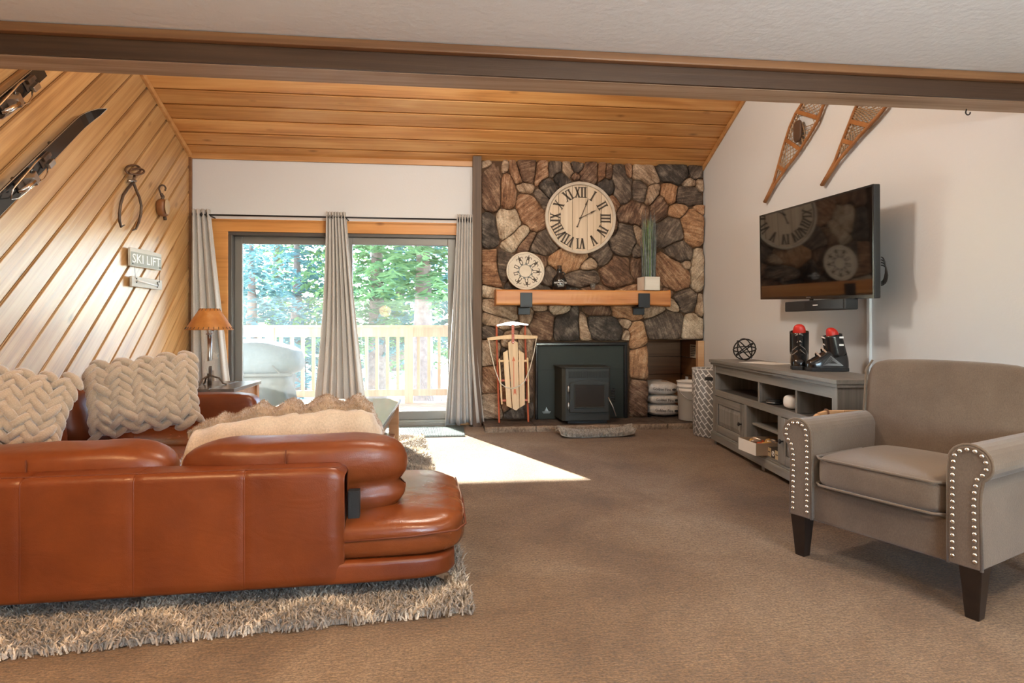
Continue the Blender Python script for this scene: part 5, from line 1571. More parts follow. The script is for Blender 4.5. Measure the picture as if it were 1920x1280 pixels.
def board_on_wall(name, label, cat, p_tl, p_tr, p_bl, thick, mat, group=None):
    tl, tr2, bl = wl_(*Zt(*p_tl)), wl_(*Zt(*p_tr)), wl_(*Zt(*p_bl))
    wdt = abs(tl.y - tr2.y); hgt = abs(tl.z - bl.z)
    cen = Vector((XW + 0.022 + thick, (tl.y + tr2.y) / 2, (tl.z + bl.z) / 2 + (tr2.z - tl.z) / 2))
    roll = math.atan2(tr2.z - tl.z, wdt)
    t = thing(name, label, cat)
    t.matrix_world = Matrix.Translation(cen) @ Matrix(((0, 0, 1, 0), (1, 0, 0, 0), (0, 1, 0, 0), (0, 0, 0, 1))) @ Matrix.Rotation(roll, 4, 'Z')
    return t, wdt, hgt
m_sage = plain('sign_sage', (0.30, 0.31, 0.26), 0.7, var=(0.38, 0.38, 0.32), vs=14)
m_ww = wood('sign_white', (0.45, 0.42, 0.36), (0.58, 0.55, 0.48), (0.68, 0.65, 0.58), 0, 0.7, 8, knots=False, hue_var=0.02)
sg, sw_, sh_ = board_on_wall('ski_lift_sign', 'rustic board sign painted SKI LIFT on the boarded wall', 'sign', (150, 822), (430, 882), (152, 985), 0.018, None)
MB().prism([(-sw_ / 2, -sh_ / 2), (sw_ / 2, -sh_ / 2), (sw_ / 2, sh_ / 2 - 0.004), (sw_ * 0.1, sh_ / 2 + 0.006), (-sw_ / 2, sh_ / 2)], lambda a, b, t: (a, b, t), -0.018, 0.0).build('board', m_ww, sg, bevel=0.003)
MB().box(-sw_ / 2 + 0.008, sw_ / 2 - 0.008, -sh_ / 2 + 0.006, sh_ / 2 - 0.03, 0.0, 0.0012).build('painted_field', m_sage, sg)
me = text_mesh('SKI LIFT', sh_ * 0.72, M['print_white'], 'lettering', 0.0012, sx=sw_ * 0.80 / (sh_ * 0.72 * 3.05))
inst('lettering', me, sg, (0.0, -0.012, 0.0018))
for sx_ in (-1, 1):
    MB().lathe([(0.006, 0.001), (0.006, 0.004), (0.003, 0.006)], 8).build('nail', M['black_metal'], sg, loc=(sx_ * (sw_ / 2 - 0.035), -sh_ / 2 + 0.02, 0))
sg2, sw2, sh2 = board_on_wall('ski_sign', 'narrow whitewashed board with a little ski pole hung below the ski lift sign', 'sign', (165, 1075), (435, 1118), (168, 1168), 0.018, None)
MB().box(-sw2 / 2, sw2 / 2, -sh2 / 2, sh2 / 2, -0.018, 0.0).build('board', m_ww, sg2, bevel=0.003)
MB().tube([(-sw2 * 0.34, 0.008, 0.006), (sw2 * 0.30, -0.012, 0.006)], [0.008, 0.006], 8).build('pole', M['print_white'], sg2, smooth=True)
MB().tube([(sw2 * 0.30, sh2 * 0.28, 0.006), (sw2 * 0.335, -0.004, 0.006), (sw2 * 0.30, -sh2 * 0.32, 0.006)], 0.004, 6).build('pole_basket', M['numeral'], sg2)
for (qx, qy) in ((-0.36, 0.3), (-0.36, -0.05), (0.38, 0.3)):
    MB().lathe([(0.007, 0.001), (0.007, 0.004), (0.003, 0.006)], 8).build('nail', M['black_metal'], sg2, loc=(qx * sw2, qy * sh2, 0))
for s_ in (-1, 1):
    MB().tube([(s_ * sw2 * 0.40, sh2 / 2 - 0.02, 0.002), (s_ * sw2 * 0.42, sh2 / 2 + 0.08, 0.0)], 0.0016, 5).build('wire', M['iron'], sg2)

# skis with bindings, laid along the boards
def ski(label, p_hi, p_lo, half_w, tip, bind_px, seed):
    A = wl_(*p_hi, off=0.075); Bp = wl_(*p_lo, off=0.075)
    d = (A - Bp).normalized(); n = Vector((1, 0, 0)); s = n.cross(d).normalized()
    t = thing('ski', label, 'ski', Bp, group='old skis mounted on the boarded wall')
    tot = (A - Bp).length
    lo = -1.0
    rows = []
    N = 40
    body = []
    for i in range(N + 1):
        f = lo + (tot - lo) * i / N
        w_ = half_w * (1 + 0.08 * math.cos(PI * f / tot))
        lift = 0.0
        if tip:
            g = (tot - f) / 0.26
            if g < 1:
                w_ *= max(0.03, (g * (2 - g)) ** 0.6); lift = 0.075 * (1 - g) ** 2
        body.append((f, w_, lift))
    mb = MB(); vs = []
    for (f, w_, lift) in body:
        for (a, b_) in ((-w_, 0.0), (w_, 0.0), (w_, 0.014), (-w_, 0.014)):
            vs.append(d * f + s * a + n * (b_ + lift))
    fs = []
    for i in range(N):
        for k in range(4):
            l = (k + 1) % 4
            fs.append((4 * i + k, 4 * i + l, 4 * i + 4 + l, 4 * i + 4 + k))
    fs += [(0, 3, 2, 1), tuple(4 * N + k for k in range(4))]
    mb.add(vs, fs)
    mb.build('board', M['black_gloss'], t)
    for sg_ in (-1, 1):
        MB().tube([d * f + s * (sg_ * w_) + n * (lift + 0.012) for (f, w_, lift) in body], 0.0022, 5).build('steel_edge', M['steel'], t)
    bp = wl_(*bind_px, off=0.09)
    c = (bp - Bp).dot(d)
    R = Matrix((d, s, n)).transposed().to_4x4()
    MM = Matrix.Translation(d * c + n * 0.014) @ R
    def part(name, mb_, mat, sm=False, bev=0.003):
        o = mb_.build(name, M[mat], t, smooth=sm, bevel=bev); o.matrix_local = MM
        return o
    part('toe_plate', MB().box(-0.02, 0.09, -0.032, 0.032, 0, 0.006), 'iron')
    part('toe_piece', MB().box(0.005, 0.075, -0.045, -0.012, 0.006, 0.034), 'steel')
    part('toe_lug', MB().box(0.0, 0.085, 0.005, 0.03, 0.006, 0.026), 'iron')
    part('cable', MB().tube([(0.0, -0.03, 0.02), (-0.04, -0.05, 0.03), (-0.10, -0.055, 0.035), (-0.16, -0.045, 0.03), (-0.36, -0.03, 0.025), (-0.42, 0.0, 0.03), (-0.36, 0.03, 0.025), (-0.16, 0.045, 0.03), (-0.10, 0.055, 0.035), (-0.04, 0.05, 0.03), (0.0, 0.03, 0.02)], 0.0045, 7), 'chrome', True, 0)
    part('heel_plate', MB().box(-0.30, -0.12, -0.036, 0.036, 0, 0.012), 'iron')
    part('heel_piece', MB().prism([(-0.24, 0.012), (-0.14, 0.012), (-0.15, 0.05), (-0.22, 0.07)], lambda a, b_, q: (a, q, b_), -0.028, 0.028), 'steel')
    part('lever', MB().tube([(-0.22, 0, 0.06), (-0.30, 0.0, 0.055), (-0.34, 0.0, 0.03)], [0.016, 0.014, 0.008], 9), 'chrome', True, 0)
    part('heel_cup', MB().tube([(-0.13 + 0.05 * math.cos(a), 0.042 * math.sin(a), 0.03) for a in [PI * 0.5 + PI * j / 10 for j in range(11)]], 0.007, 7), 'black_gloss', True, 0)
    part('strap', MB().tube([(-0.30, 0.02, 0.02), (-0.40, 0.05, 0.03), (-0.52, 0.06, 0.012)], 0.004, 6), 'black_matte', True, 0)
    for x_ in (-0.2, 0.25):
        part('wall_peg', MB().box(x_ - 0.01, x_ + 0.01, -0.01, 0.01, -0.075, -0.014), 'iron')
    return t
ski('black ski with its curved tip in full view on the boarded wall', (176, 203), (0, 378), 0.044, True, (74, 296), 1)
ski('black ski whose tip disappears above the beam on the boarded wall', (78, 130), (-60, 252), 0.044, False, (48, 158), 2)
# ------------------------------------------------------------------ shag rugs
def pile(n_per_m2, rects, frame, hmin, hmax, seed, w_=0.0035, lean=0.9):
    r = np.random.default_rng(seed)
    V = []; Fc = []
    for (x0, x1, y0, y1, dens) in rects:
        n = int((x1 - x0) * (y1 - y0) * n_per_m2 * dens)
        p = np.stack([r.uniform(x0, x1, n), r.uniform(y0, y1, n)], -1)
        h = r.uniform(hmin, hmax, n); a = r.uniform(0, 2 * PI, n); l = r.uniform(0.2, lean, n) * h
        t = r.uniform(0, PI, n)
        bx, by = np.cos(t) * w_, np.sin(t) * w_
        lx, ly = np.cos(a) * l, np.sin(a) * l
        for i in range(n):
            x, y = p[i]; b0 = len(V)
            V += [(x - bx[i], y - by[i], 0.004), (x + bx[i], y + by[i], 0.004), (x + lx[i] * .45 + bx[i] * .9, y + ly[i] * .45 + by[i] * .9, h[i] * .7), (x + lx[i] * .45 - bx[i] * .9, y + ly[i] * .45 - by[i] * .9, h[i] * .7), (x + lx[i], y + ly[i], h[i] * 0.92)]
            Fc += [(b0, b0 + 1, b0 + 2, b0 + 3), (b0 + 3, b0 + 2, b0 + 4)]
    mb = MB(); mb.v = V; mb.f = Fc
    return mb
m, nt, b = new_mat('shag_pile')
sp = nt.nodes.new('ShaderNodeSeparateXYZ'); tc = nt.nodes.new('ShaderNodeTexCoord'); nt.links.new(tc.outputs['Object'], sp.inputs[0])
kx = math_n(nt, 'COSINE', math_n(nt, 'MULTIPLY', sp.outputs[0], 2 * PI / 0.56))
ky = math_n(nt, 'COSINE', math_n(nt, 'MULTIPLY_ADD', sp.outputs[1], 2 * PI / 0.62, 0.9))
tr = math_n(nt, 'ABSOLUTE', math_n(nt, 'ADD', kx, ky))
c = ramp(nt, tr, [(0.20, (0.66, 0.57, 0.45)), (0.34, (0.36, 0.31, 0.255))])
fn_ = noise_tex(nt, coords(nt, (160, 160, 160)), 1.0, 2)
c = mixc(nt, 1.0, c, ramp(nt, fn_, [(0.3, (0.6, 0.6, 0.6)), (0.7, (1.25, 1.25, 1.25))]), 'MULTIPLY')
nt.links.new(c, b.inputs['Base Color']); b.inputs['Roughness'].default_value = 0.9; b.inputs['Sheen Weight'].default_value = 0.4
M['shag'] = m
RUGR = math.radians(5.3)
ro = onZ(882, 1150, 0.0)
rug = thing('shag_rug', 'large beige shag rug with a cream trellis pattern under the leather sofa', 'rug', (ro.x, ro.y, 0.001), rz=RUGR)
MB().box(-2.36, -0.01, 0.012, 3.42, 0.0, 0.012).build('backing', plain('rug_backing', (0.30, 0.26, 0.21), 0.9), rug)
o = pile(26000, [(-2.0, 0.008, -0.02, 0.0, 0.35), (-2.0, 0.0, 0.0, 0.32, 1.0), (0.0, 0.02, 0.0, 0.7, 0.4), (-1.9, 0.0, 0.32, 0.62, 0.6), (-0.12, 0.0, 0.3, 1.1, 0.9), (-0.62, 0.0, 1.1, 3.44, 0.75), (-1.6, -0.62, 1.1, 3.4, 0.2)], None, 0.028, 0.052, 5).build('pile', M['shag'], rug)
o['kind'] = 'stuff'
hr = onZ(1052, 822, 0.0)
hrug = thing('hearth_rug', 'small curled grey shag mat lying in front of the hearth', 'rug', (hr.x, hr.y - 0.02, 0.001), rz=0.03)
hwid = onZ(1192, 820, 0.0).x - hr.x
m_hr = plain('hearth_shag', (0.30, 0.265, 0.22), 0.95, var=(0.55, 0.49, 0.41), vs=26, sheen=0.4)
def hrf(u, v):
    x = hwid * u; y = 0.26 * v
    return (x, y + 0.02 * math.sin(u * 3), 0.006 + 0.03 * (2 * u - 1) ** 4 + 0.035 * math.sin(PI * v) ** 2 * (0.4 + 0.6 * (2 * u - 1) ** 2))
MB().grid(hrf, 20, 10).build('backing', m_hr, hrug, smooth=True, solid=0.01)
pl_ = pile(42000, [(0, hwid, 0, 0.26, 1.0)], None, 0.025, 0.045, 9, 0.004)
pl_.v = [(x, y, z + hrf(min(max(x / hwid, 0), 1), min(max(y / 0.26, 0), 1))[2]) for x, y, z in pl_.v]
o = pl_.build('pile', m_hr, hrug); o['kind'] = 'stuff'
# ribbed mat at the door
k1, k2 = onZ(872, 818, 0.01), onZ(745, 801, 0.01)
dm = thing('door_mat', 'dark green ribbed rubber mat on the carpet at the sliding door', 'mat', (k1.x - 1.25, 5.58, 0.001))
MB().box(0, 1.25, 0, 0.56, 0, 0.008).build('base', M['green_mat'], dm)
mb = MB()
for i in range(82):
    x = 0.012 + 1.226 * i / 81
    mb.box(x - 0.0042, x + 0.0042, 0.012, 0.548, 0.008, 0.015)
o = mb.build('ribs', M['green_mat'], dm); o['kind'] = 'stuff'

# ------------------------------------------------------------------ side table and lamp
TZ = 0.575
a1, a2 = onZ(484, 713.5, TZ), onZ(446, 728.5, TZ)
stx1 = (a1.x + a2.x) / 2; sty0, sty1 = a2.y, a1.y
tb = thing('side_table', 'dark wooden end table holding the deer lamp beside the sofa arm', 'table', (stx1 - 0.36, (sty0 + sty1) / 2, 0.0))
hy_ = (sty1 - sty0) / 2
for i in range(4):
    xa = -0.36 + 0.72 * i / 4
    MB().box(xa + 0.001, xa + 0.179, -hy_, hy_, TZ - 0.028, TZ).build('top_board', M['table_top'], tb, bevel=0.003)
MB().box(-0.33, 0.33, -hy_ + 0.03, hy_ - 0.03, TZ - 0.11, TZ - 0.0285).build('apron', M['table_side'], tb, bevel=0.003)
for sx_ in (-1, 1):
    for sy_ in (-1, 1):
        MB().box(sx_ * 0.32 - 0.028, sx_ * 0.32 + 0.028, sy_ * (hy_ - 0.045) - 0.028, sy_ * (hy_ - 0.045) + 0.028, 0, TZ - 0.03).build('leg', M['table_side'], tb, bevel=0.004)
lp = onZ(393, 722, TZ)
lm = thing('table_lamp', 'rustic iron table lamp with a deer cutout and laced orange rawhide shade', 'lamp', (lp.x, lp.y, TZ + 0.001))
kl = (lp - Vector((0, 0, CAMH))).dot(Vector((SN, CS, 0))) / F
MB().tube([(0, 0, 0.0), (0, 0, 0.10 )], 0.016, 10).build('base_stem', M['iron'], lm, smooth=True)
for a in (0.15, 2.3, 4.3):
    d_ = Vector((math.cos(a), math.sin(a), 0))
    MB().tube([d_ * 0.125 + Vector((0, 0, 0.004)), d_ * 0.10 + Vector((0, 0, 0.012)), d_ * 0.07 + Vector((0, 0, 0.055)), d_ * 0.02 + Vector((0, 0, 0.072)), Vector((0, 0, 0.07))], 0.007, 7).build('foot', M['iron'], lm, smooth=True)
zt = (722 - 628) * kl
MB().tube([(0, 0, 0.07), (0, 0, zt)], 0.017, 12).build('column', M['steel'], lm, smooth=True)
MB().lathe([(0.012, zt), (0.026, zt + 0.004), (0.026, zt + 0.010), (0.016, zt + 0.014), (0.020, zt + 0.02), (0.020, zt + 0.06), (0.012, zt + 0.066)], 16).build('socket', M['steel'], lm, smooth=True)
MB().tube([(0.02, 0, zt + 0.035), (0.04, 0, zt + 0.035)], 0.005, 6).build('switch', M['steel'], lm)
m, nt, b = new_mat('rawhide_shade')
f = noise_tex(nt, coords(nt), 9.0, 4, 0.6)
nt.links.new(ramp(nt, f, [(0.35, (0.50, 0.19, 0.04)), (0.6, (0.66, 0.30, 0.08)), (0.75, (0.72, 0.42, 0.18))]), b.inputs['Base Color'])
b.inputs['Roughness'].default_value = 0.45
b.inputs['Transmission Weight'].default_value = 0.0
o_ = nt.nodes['Material Output']; tl = nt.nodes.new('ShaderNodeBsdfTranslucent'); tl.inputs[0].default_value = (0.8, 0.38, 0.1, 1)
mx = nt.nodes.new('ShaderNodeMixShader'); mx.inputs[0].default_value = 0.35
nt.links.new(b.outputs[0], mx.inputs[1]); nt.links.new(tl.outputs[0], mx.inputs[2]); nt.links.new(mx.outputs[0], o_.inputs[0])
zb, z2, r0, r1 = (722 - 618.5) * kl, (722 - 579) * kl, 41 * kl, 16.5 * kl
MB().grid(lambda u, v: ((r0 + (r1 - r0) * v) * math.cos(2 * PI * u), (r0 + (r1 - r0) * v) * math.sin(2 * PI * u), zb + (z2 - zb) * v), 40, 8, cu=True).build('shade', m, lm, smooth=True, solid=0.003)
st_ = MB().tube([(0, -0.003, -0.010), (0.004, -0.004, 0.012)], 0.0022, 5).mesh('stitch', M['numeral'])
for (rr_, zz, n) in ((r0 - 0.006, zb + 0.012, 30), (r1 + 0.004, z2 - 0.010, 16)):
    for i in range(n):
        a = 2 * PI * i / n
        inst('stitch', st_, lm, (rr_ * math.cos(a), rr_ * math.sin(a), zz), (-0.6, 0, a + PI / 2))
deer = [(-9, 0), (-7.4, 0), (-6, 7), (-5.5, 9), (-4, 5), (-3.4, -1), (-1.8, -1), (-2.2, 7), (-1, 11), (3, 11.5), (4.5, 4), (5.5, 4), (5.2, 12), (6.4, 4.5), (7.4, 4.8), (7, 14), (8, 20), (9.5, 22), (13, 23), (13.2, 24.6), (10.5, 26.5), (12, 30), (14, 32), (13.2, 32.4), (10.6, 30), (11, 34), (10.2, 34), (9.2, 29.5), (7.4, 33.5), (6.6, 33.2), (8, 27), (6.5, 24), (3, 20), (-5, 19), (-8, 16), (-8.6, 9)]
kd = kl * 1.15
MB().prism([(a * kd, b_ * kd) for a, b_ in deer][::-1], lambda a, b_, t: (a + 0.012, t, b_ + 0.10), -0.030, -0.027).build('deer_cutout', plain('deer_metal', (0.60, 0.56, 0.50), 0.5, 0.3), lm)

# ------------------------------------------------------------------ leather sectional
SR = math.radians(2.3)
so = Vector((0.055, 2.245, 0.0))
sofa = thing('sectional_sofa', 'low cognac leather sectional sofa with its back turned to the viewer', 'sofa', so, rz=SR)
XE = -0.44                                  # right end of the backrest
XLW = -2.50                                 # left end at the boarded wall
def seam_box(hx, hy, hz, e, fn=None, n=9):
    return softbox(hx, hy, hz, n, e, fn)
# backrest that faces the viewer: four leather panels side by side
pe = [XE, -0.79, -1.16, -1.52, -1.90, -2.27, XLW]
def back_panel(xa, xb, round_right):
    r_ = 0.030
    prof = [(0.006, 0.10), (0.0, 0.118)] + [(0.0, 0.13 + 0.045 * k) for k in range(8)]
    prof += [(r_ - r_ * math.cos(q), 0.525 - r_ + r_ * math.sin(q)) for q in [PI / 2 * k / 6 for k in range(7)]]
    prof += [(0.16 - r_ + r_ * math.sin(q), 0.525 - r_ + r_ * math.cos(q)) for q in [PI / 2 * k / 5 for k in range(6)]]
    prof += [(0.16, 0.3), (0.16, 0.10)]
    n = 15; m_ = len(prof)
    cy, cz = 0.08, 0.31
    def fn(u, v):
        y, z = prof[int(round(v * (m_ - 1)))]
        ui = u * (n - 1)
        if 0.5 < ui < n - 1.5:
            u = 0.012 + 0.976 * (ui - 1) / (n - 3)
        x = xa + (xb - xa) * u
        k = 0.0
        if round_right and u > 0.85:
            g = (u - 0.85) / 0.15
            k = 0.035 * (1 - math.sqrt(max(0, 1 - g * g)))
        elif ui < 0.5 or ui > n - 1.5:
            k = 0.003
        d_ = Vector((y - cy, z - cz)).normalized()
        y -= d_.x * k; z -= d_.y * k * (1.0 if z > 0.3 else 0.0)
        if y < 0.02:
            y += 0.003 * noise.noise(Vector((x * 3.2, z * 3.5, 2))) + (0.012 * math.exp(-((z - 0.13) / 0.05) ** 2) * max(0, 1 - abs(x - XE) / 0.12) if round_right else 0)
        return (x, y, z)
    mb = MB().grid(fn, n, m_)
    mb.f = [f[::-1] for f in mb.f]
    mb.f += [tuple(range(m_)), tuple((n - 1) * m_ + q for q in range(m_ - 1, -1, -1))]
    return mb
for i in range(6):
    back_panel(pe[i + 1], pe[i], i == 0).build('back_panel', M['leather'], sofa, smooth=True)
MB().tube([(XE - 0.01, 0.028, 0.5245), (XLW, 0.028, 0.5265)], 0.0022, 5).build('seam', M['thread'], sofa)
# base rails
softbox((0 - XLW) / 2 - 0.01, 0.42, 0.045, 11, 12).build('base', M['leather'], sofa, smooth=True, loc=(XLW / 2 - 0.012, 0.43, 0.128))
# seat of the near section: a long cushion overhanging the base at the right end
def seatf(p, u):
    q = Vector(p)
    if u.z > 0:
        q.z += 0.016 * (1 - u.x * u.x) * (1 - u.y * u.y) + 0.006 * noise.noise(Vector((p.x * 7, p.y * 3.5, 1))) + 0.004 * math.sin(p.y * 34 + 3 * noise.noise(Vector((p.x * 3, p.y * 3, 4)))) * max(0, u.x)
    return q
softbox(0.40, 0.42, 0.082, 17, 5.0, seatf).build('seat_cushion', M['leather_dark'], sofa, smooth=True, loc=(-0.375, 0.44, 0.236))
def seatf2(p, u):
    q = Vector(p)
    if u.z > 0:
        q.z += 0.012 * (1 - u.x * u.x) * (1 - u.y * u.y)
    return q
softbox(0.37, 0.40, 0.092, 11, 6, seatf2).build('seat_cushion', M['leather_dark'], sofa, smooth=True, loc=(-1.155, 0.45, 0.252))
# piping seam round the end of the chaise seat
zs_ = 0.247
MB().tube([(-0.44, 0.018, zs_), (-0.2, 0.014, zs_ + 0.008), (-0.02, 0.030, zs_ + 0.018), (0.018, 0.09, zs_ + 0.022), (0.026, 0.4, zs_ + 0.026), (0.014, 0.80, zs_ + 0.022)], 0.0038, 6).build('seam', M['thread'], sofa, smooth=True)
# loose back cushions flopping over the backrest
def cushion(xa, xb, zc_, hz, label, seed, sag, rot=0.10):
    hx = (xb - xa) / 2
    def f(p, u):
        q = Vector(p)
        q.z += -sag * (1 - u.x * u.x) * (0.5 + 0.5 * u.z) + 0.012 * noise.noise(Vector((p.x * 5 + seed, p.y * 6, p.z * 6))) + 0.010 * u.x * seed * 0.3
        q.y += 0.022 * (-1 if u.y < 0 else 0.6) * (1 - u.x ** 4) * max(0, u.z) + 0.008 * noise.noise(Vector((p.x * 6, p.z * 6, seed)))
        # a crease divides the headrest roll from the lower part
        cr = math.exp(-((u.z + 0.16) / 0.13) ** 2)
        q.y += (0.026 * cr) * (1 if u.y < 0 else -1)
        q.x -= 0.030 * cr * u.x * (1 if abs(u.x) > 0.5 else 0)
        q.x += 0.008 * noise.noise(Vector((p.z * 12, p.y * 9, seed * 3))) * (1 if abs(u.x) > 0.8 else 0)
        return q
    o = softbox(hx, 0.115, hz, 17, 3.6, f).build('back_cushion', M['leather'], sofa, smooth=True, loc=((xa + xb) / 2, 0.245, zc_), rot=(rot, 0, 0))
    MB().tube([((-0.02), -0.118 - 0.01 * math.sin(3 * z), z * hz) for z in [-0.5 + 0.12 * i for i in range(12)]], 0.0028, 5).build('seam', M['thread'], o)
    return o
c1 = cushion(-1.085, -0.215, 0.448, 0.174, 'r', 1.0, 0.020)
cushion(-1.985, -1.105, 0.450, 0.160, 'l', 2.0, 0.012)
MB().box(-0.436, -0.392, 0.080, 0.118, 0.272, 0.418).build('velcro_strip', M['velcro'], sofa, bevel=0.003)
# metal sled leg under the right end
for yy in (0.10, 0.74):
    mb = MB()
    mb.bar((-0.115, yy, 0.088), (-0.052, yy, 0.058), 0.030, 0.006, (0, 1, 0))
    mb.bar((-0.052, yy, 0.064), (-0.052, yy, 0.006), 0.030, 0.006, (0, 1, 0))
    mb.build('leg', M['chrome'], sofa)
for (lx, ly) in ((-2.4, 0.1), (-1.55, 0.8), (-2.4, 2.1), (-1.6, 2.1), (-1.2, 0.12)):
    MB().box(lx - 0.02, lx + 0.02, ly - 0.02, ly + 0.02, 0.004, 0.09).build('leg', M['chrome'], sofa)
# long section against the boarded wall, ending in an arm
YE = onZ(480, 735, 0.555).y - so.y + 0.10
softbox(0.53, (YE - 0.85) / 2, 0.05, 9, 10).build('base', M['leather'], sofa, smooth=True, loc=(XLW + 0.545, 0.85 + (YE - 0.85) / 2, 0.13))
softbox(0.085, (YE - 0.12) / 2, 0.20, 11, 6).build('back_panel', M['leather'], sofa, smooth=True, loc=(XLW + 0.10, 0.15 + (YE - 0.12) / 2, 0.33))
for i in range(2):
    y0 = 0.86 + i * (YE - 0.86 - 0.18) / 2; y1 = y0 + (YE - 0.86 - 0.18) / 2
    softbox(0.47, (y1 - y0) / 2 - 0.003, 0.085, 11, 6, seatf2).build('seat_cushion', M['leather_dark'], sofa, smooth=True, loc=(XLW + 0.62, (y0 + y1) / 2, 0.258))
softbox(0.47, 0.40, 0.085, 11, 6, seatf2).build('seat_cushion', M['leather_dark'], sofa, smooth=True, loc=(XLW + 0.62, 0.455, 0.254))
axr = onZ(505, 745, 0.53).x - so.x
softbox((axr - XLW - 0.06) / 2, 0.092, 0.225, 11, 7, lambda p, u: Vector((p.x, p.y, p.z + 0.006 * noise.noise(Vector((p.x * 12, p.y * 9, 2)))))).build('arm', M['leather'], sofa, smooth=True, loc=((axr + XLW + 0.06) / 2, YE - 0.09, 0.335))
def cush_side(yc, hy, seed):
    def f(p, u):
        q = Vector(p)
        q.z += 0.010 * noise.noise(Vector((p.y * 6 + seed, p.z * 5, seed)))
        q.x += 0.010 * noise.noise(Vector((p.y * 9, p.z * 4, seed + 3))) + 0.02 * max(0, u.x) * (1 - u.y ** 4)
        return q
    softbox(0.11, hy, 0.185, 13, 3.4, f).build('back_cushion', M['leather'], sofa, smooth=True, loc=(XLW + 0.30, yc, 0.50), rot=(0, -0.22, 0))
cush_side(1.03, 0.36, 1.0)
cush_side(1.77, 0.36, 2.0)

# ------------------------------------------------------------------ chunky plaited pillows
strand = softbox(0.062, 0.0165, 0.016, 7, 2.3, lambda p, u: Vector((p.x, p.y * (1 + 0.10 * math.sin(u.x * 7)), p.z + 0.012 * (1 - u.x * u.x)))).mesh('plait_strand', M['fur_beige'], True)
def pillow(label, loc, R, hw, hh, seed):
    t = thing('plaited_pillow', label, 'pillow', group='chunky plaited pillows on the sofa')
    t.matrix_world = Matrix.Translation(loc) @ R
    r = random.Random(seed)
    def thick(u, v):
        return 0.10 * (max(0, 1 - abs(u) ** 3.0) * max(0, 1 - abs(v) ** 3.0)) ** 0.55 + 0.012
    def body(p, u):
        return Vector((u.x * hw * (1 - 0.07 * (1 - u.y ** 2)), u.y * hh * (1 - 0.07 * (1 - u.x ** 2)), (1 if u.z > 0 else -1) * abs(p.z) * thick(u.x, u.y) / 0.11))
    softbox(hw, hh, 0.098, 13, 5, body).build('cushion', M['fur_beige'], t, smooth=True)
    # herringbone plaits: columns across the pillow, pairs of slanting strands up each column
    nc = 5; nr = 8
    for c_ in range(nc):
        for j in range(nr):
            for sg_ in (-1, 1):
                u = -0.97 + 1.94 * (c_ + 0.5 + sg_ * 0.22) / nc
                v = -0.99 + 1.98 * (j + 0.5 + 0.25 * sg_) / nr
                x, y = u * hw * (1 - 0.07 * (1 - v * v)), v * hh * (1 - 0.07 * (1 - u * u))
                e = 0.02
                z = thick(u, v)
                gx = (thick(u + e, v) - thick(u - e, v)) / (2 * e * hw); gy = (thick(u, v + e) - thick(u, v - e)) / (2 * e * hh)
                n = Vector((-gx, -gy, 1)).normalized()
                a = sg_ * -0.85 + PI / 2 * 0 + r.uniform(-.12, .12)
                tx = Vector((math.cos(a), math.sin(a), 0)); tx = (tx - n * tx.dot(n)).normalized(); ty = n.cross(tx)
                s_ = hw / 0.25 * r.uniform(0.88, 1.14)
                MM = Matrix((tx, ty, n)).transposed().to_4x4()
                MM = Matrix.Translation((x, y, z - 0.006)) @ MM @ Matrix.Diagonal((s_, s_ * r.uniform(1.05, 1.3), s_ * r.uniform(1.2, 1.7), 1))
                inst('plait_strand', strand, t, M=MM)
    return t
def frame_mat(right, up):
    x = Vector(right).normalized(); y = Vector(up); y = (y - x * y.dot(x)).normalized(); z = x.cross(y)
    return Matrix((x, y, z)).transposed().to_4x4()
def at_depth(px, py, dep):
    d = ray(px, py); return Vector((0, 0, CAMH)) + d * dep
pillow('plush plaited beige pillow standing against the boarded wall, wholly in view', at_depth(272, 742, 3.50), frame_mat((0.90, 0.40, 0.10), (-0.22, 0.25, 0.93)), 0.29, 0.215, 4)
pillow('plush plaited beige pillow cut off by the left edge of the picture', at_depth(14, 776, 2.66), frame_mat((0.86, 0.42, -0.22), (0.10, 0.35, 0.90)), 0.235, 0.20, 8)

# ------------------------------------------------------------------ fleece throw heaped on the seat
fp = at_depth(545, 790, 2.80)
bl = thing('fleece_throw', 'cream fleece blanket with a tan plush border heaped on the sofa seat', 'blanket', (fp.x, fp.y, 0.345))
def lerp_line(pts, x):
    for i in range(len(pts) - 1):
        if x <= pts[i + 1][0]:
            f = (x - pts[i][0]) / (pts[i + 1][0] - pts[i][0])
            f = f * f * (3 - 2 * f)
            return pts[i][1] + (pts[i + 1][1] - pts[i][1]) * f
    return pts[-1][1]
RIDGE = [(366, 806), (380, 803), (420, 790), (500, 779), (580, 774), (640, 771), (672, 766), (692, 774), (706, 800), (716, 826)]
CREST = [(366, 800), (384, 786), (408, 779), (416, 770), (436, 774), (462, 764), (486, 752), (514, 762), (540, 747), (568, 757), (606, 741), (640, 752), (666, 741), (690, 756), (706, 790), (716, 812)]
def throw_rows(px):
    """height profile of the heap at one place along it: (depth behind the cushion, height above the seat)"""
    rz_ = CAMH - (lerp_line(RIDGE, px) - HY) / F * 2.74 - 0.345
    cz_ = CAMH - (lerp_line(CREST, px) - HY) / F * 2.86 - 0.345
    return max(rz_, 0.03), max(cz_, 0.05)
def xat(px, dep):
    return (Vector((0, 0, CAMH)) + ray(px, 700) * dep).x - fp.x
Y0 = (Vector((0, 0, CAMH)) + ray(545, 700) * 2.74).y - fp.y
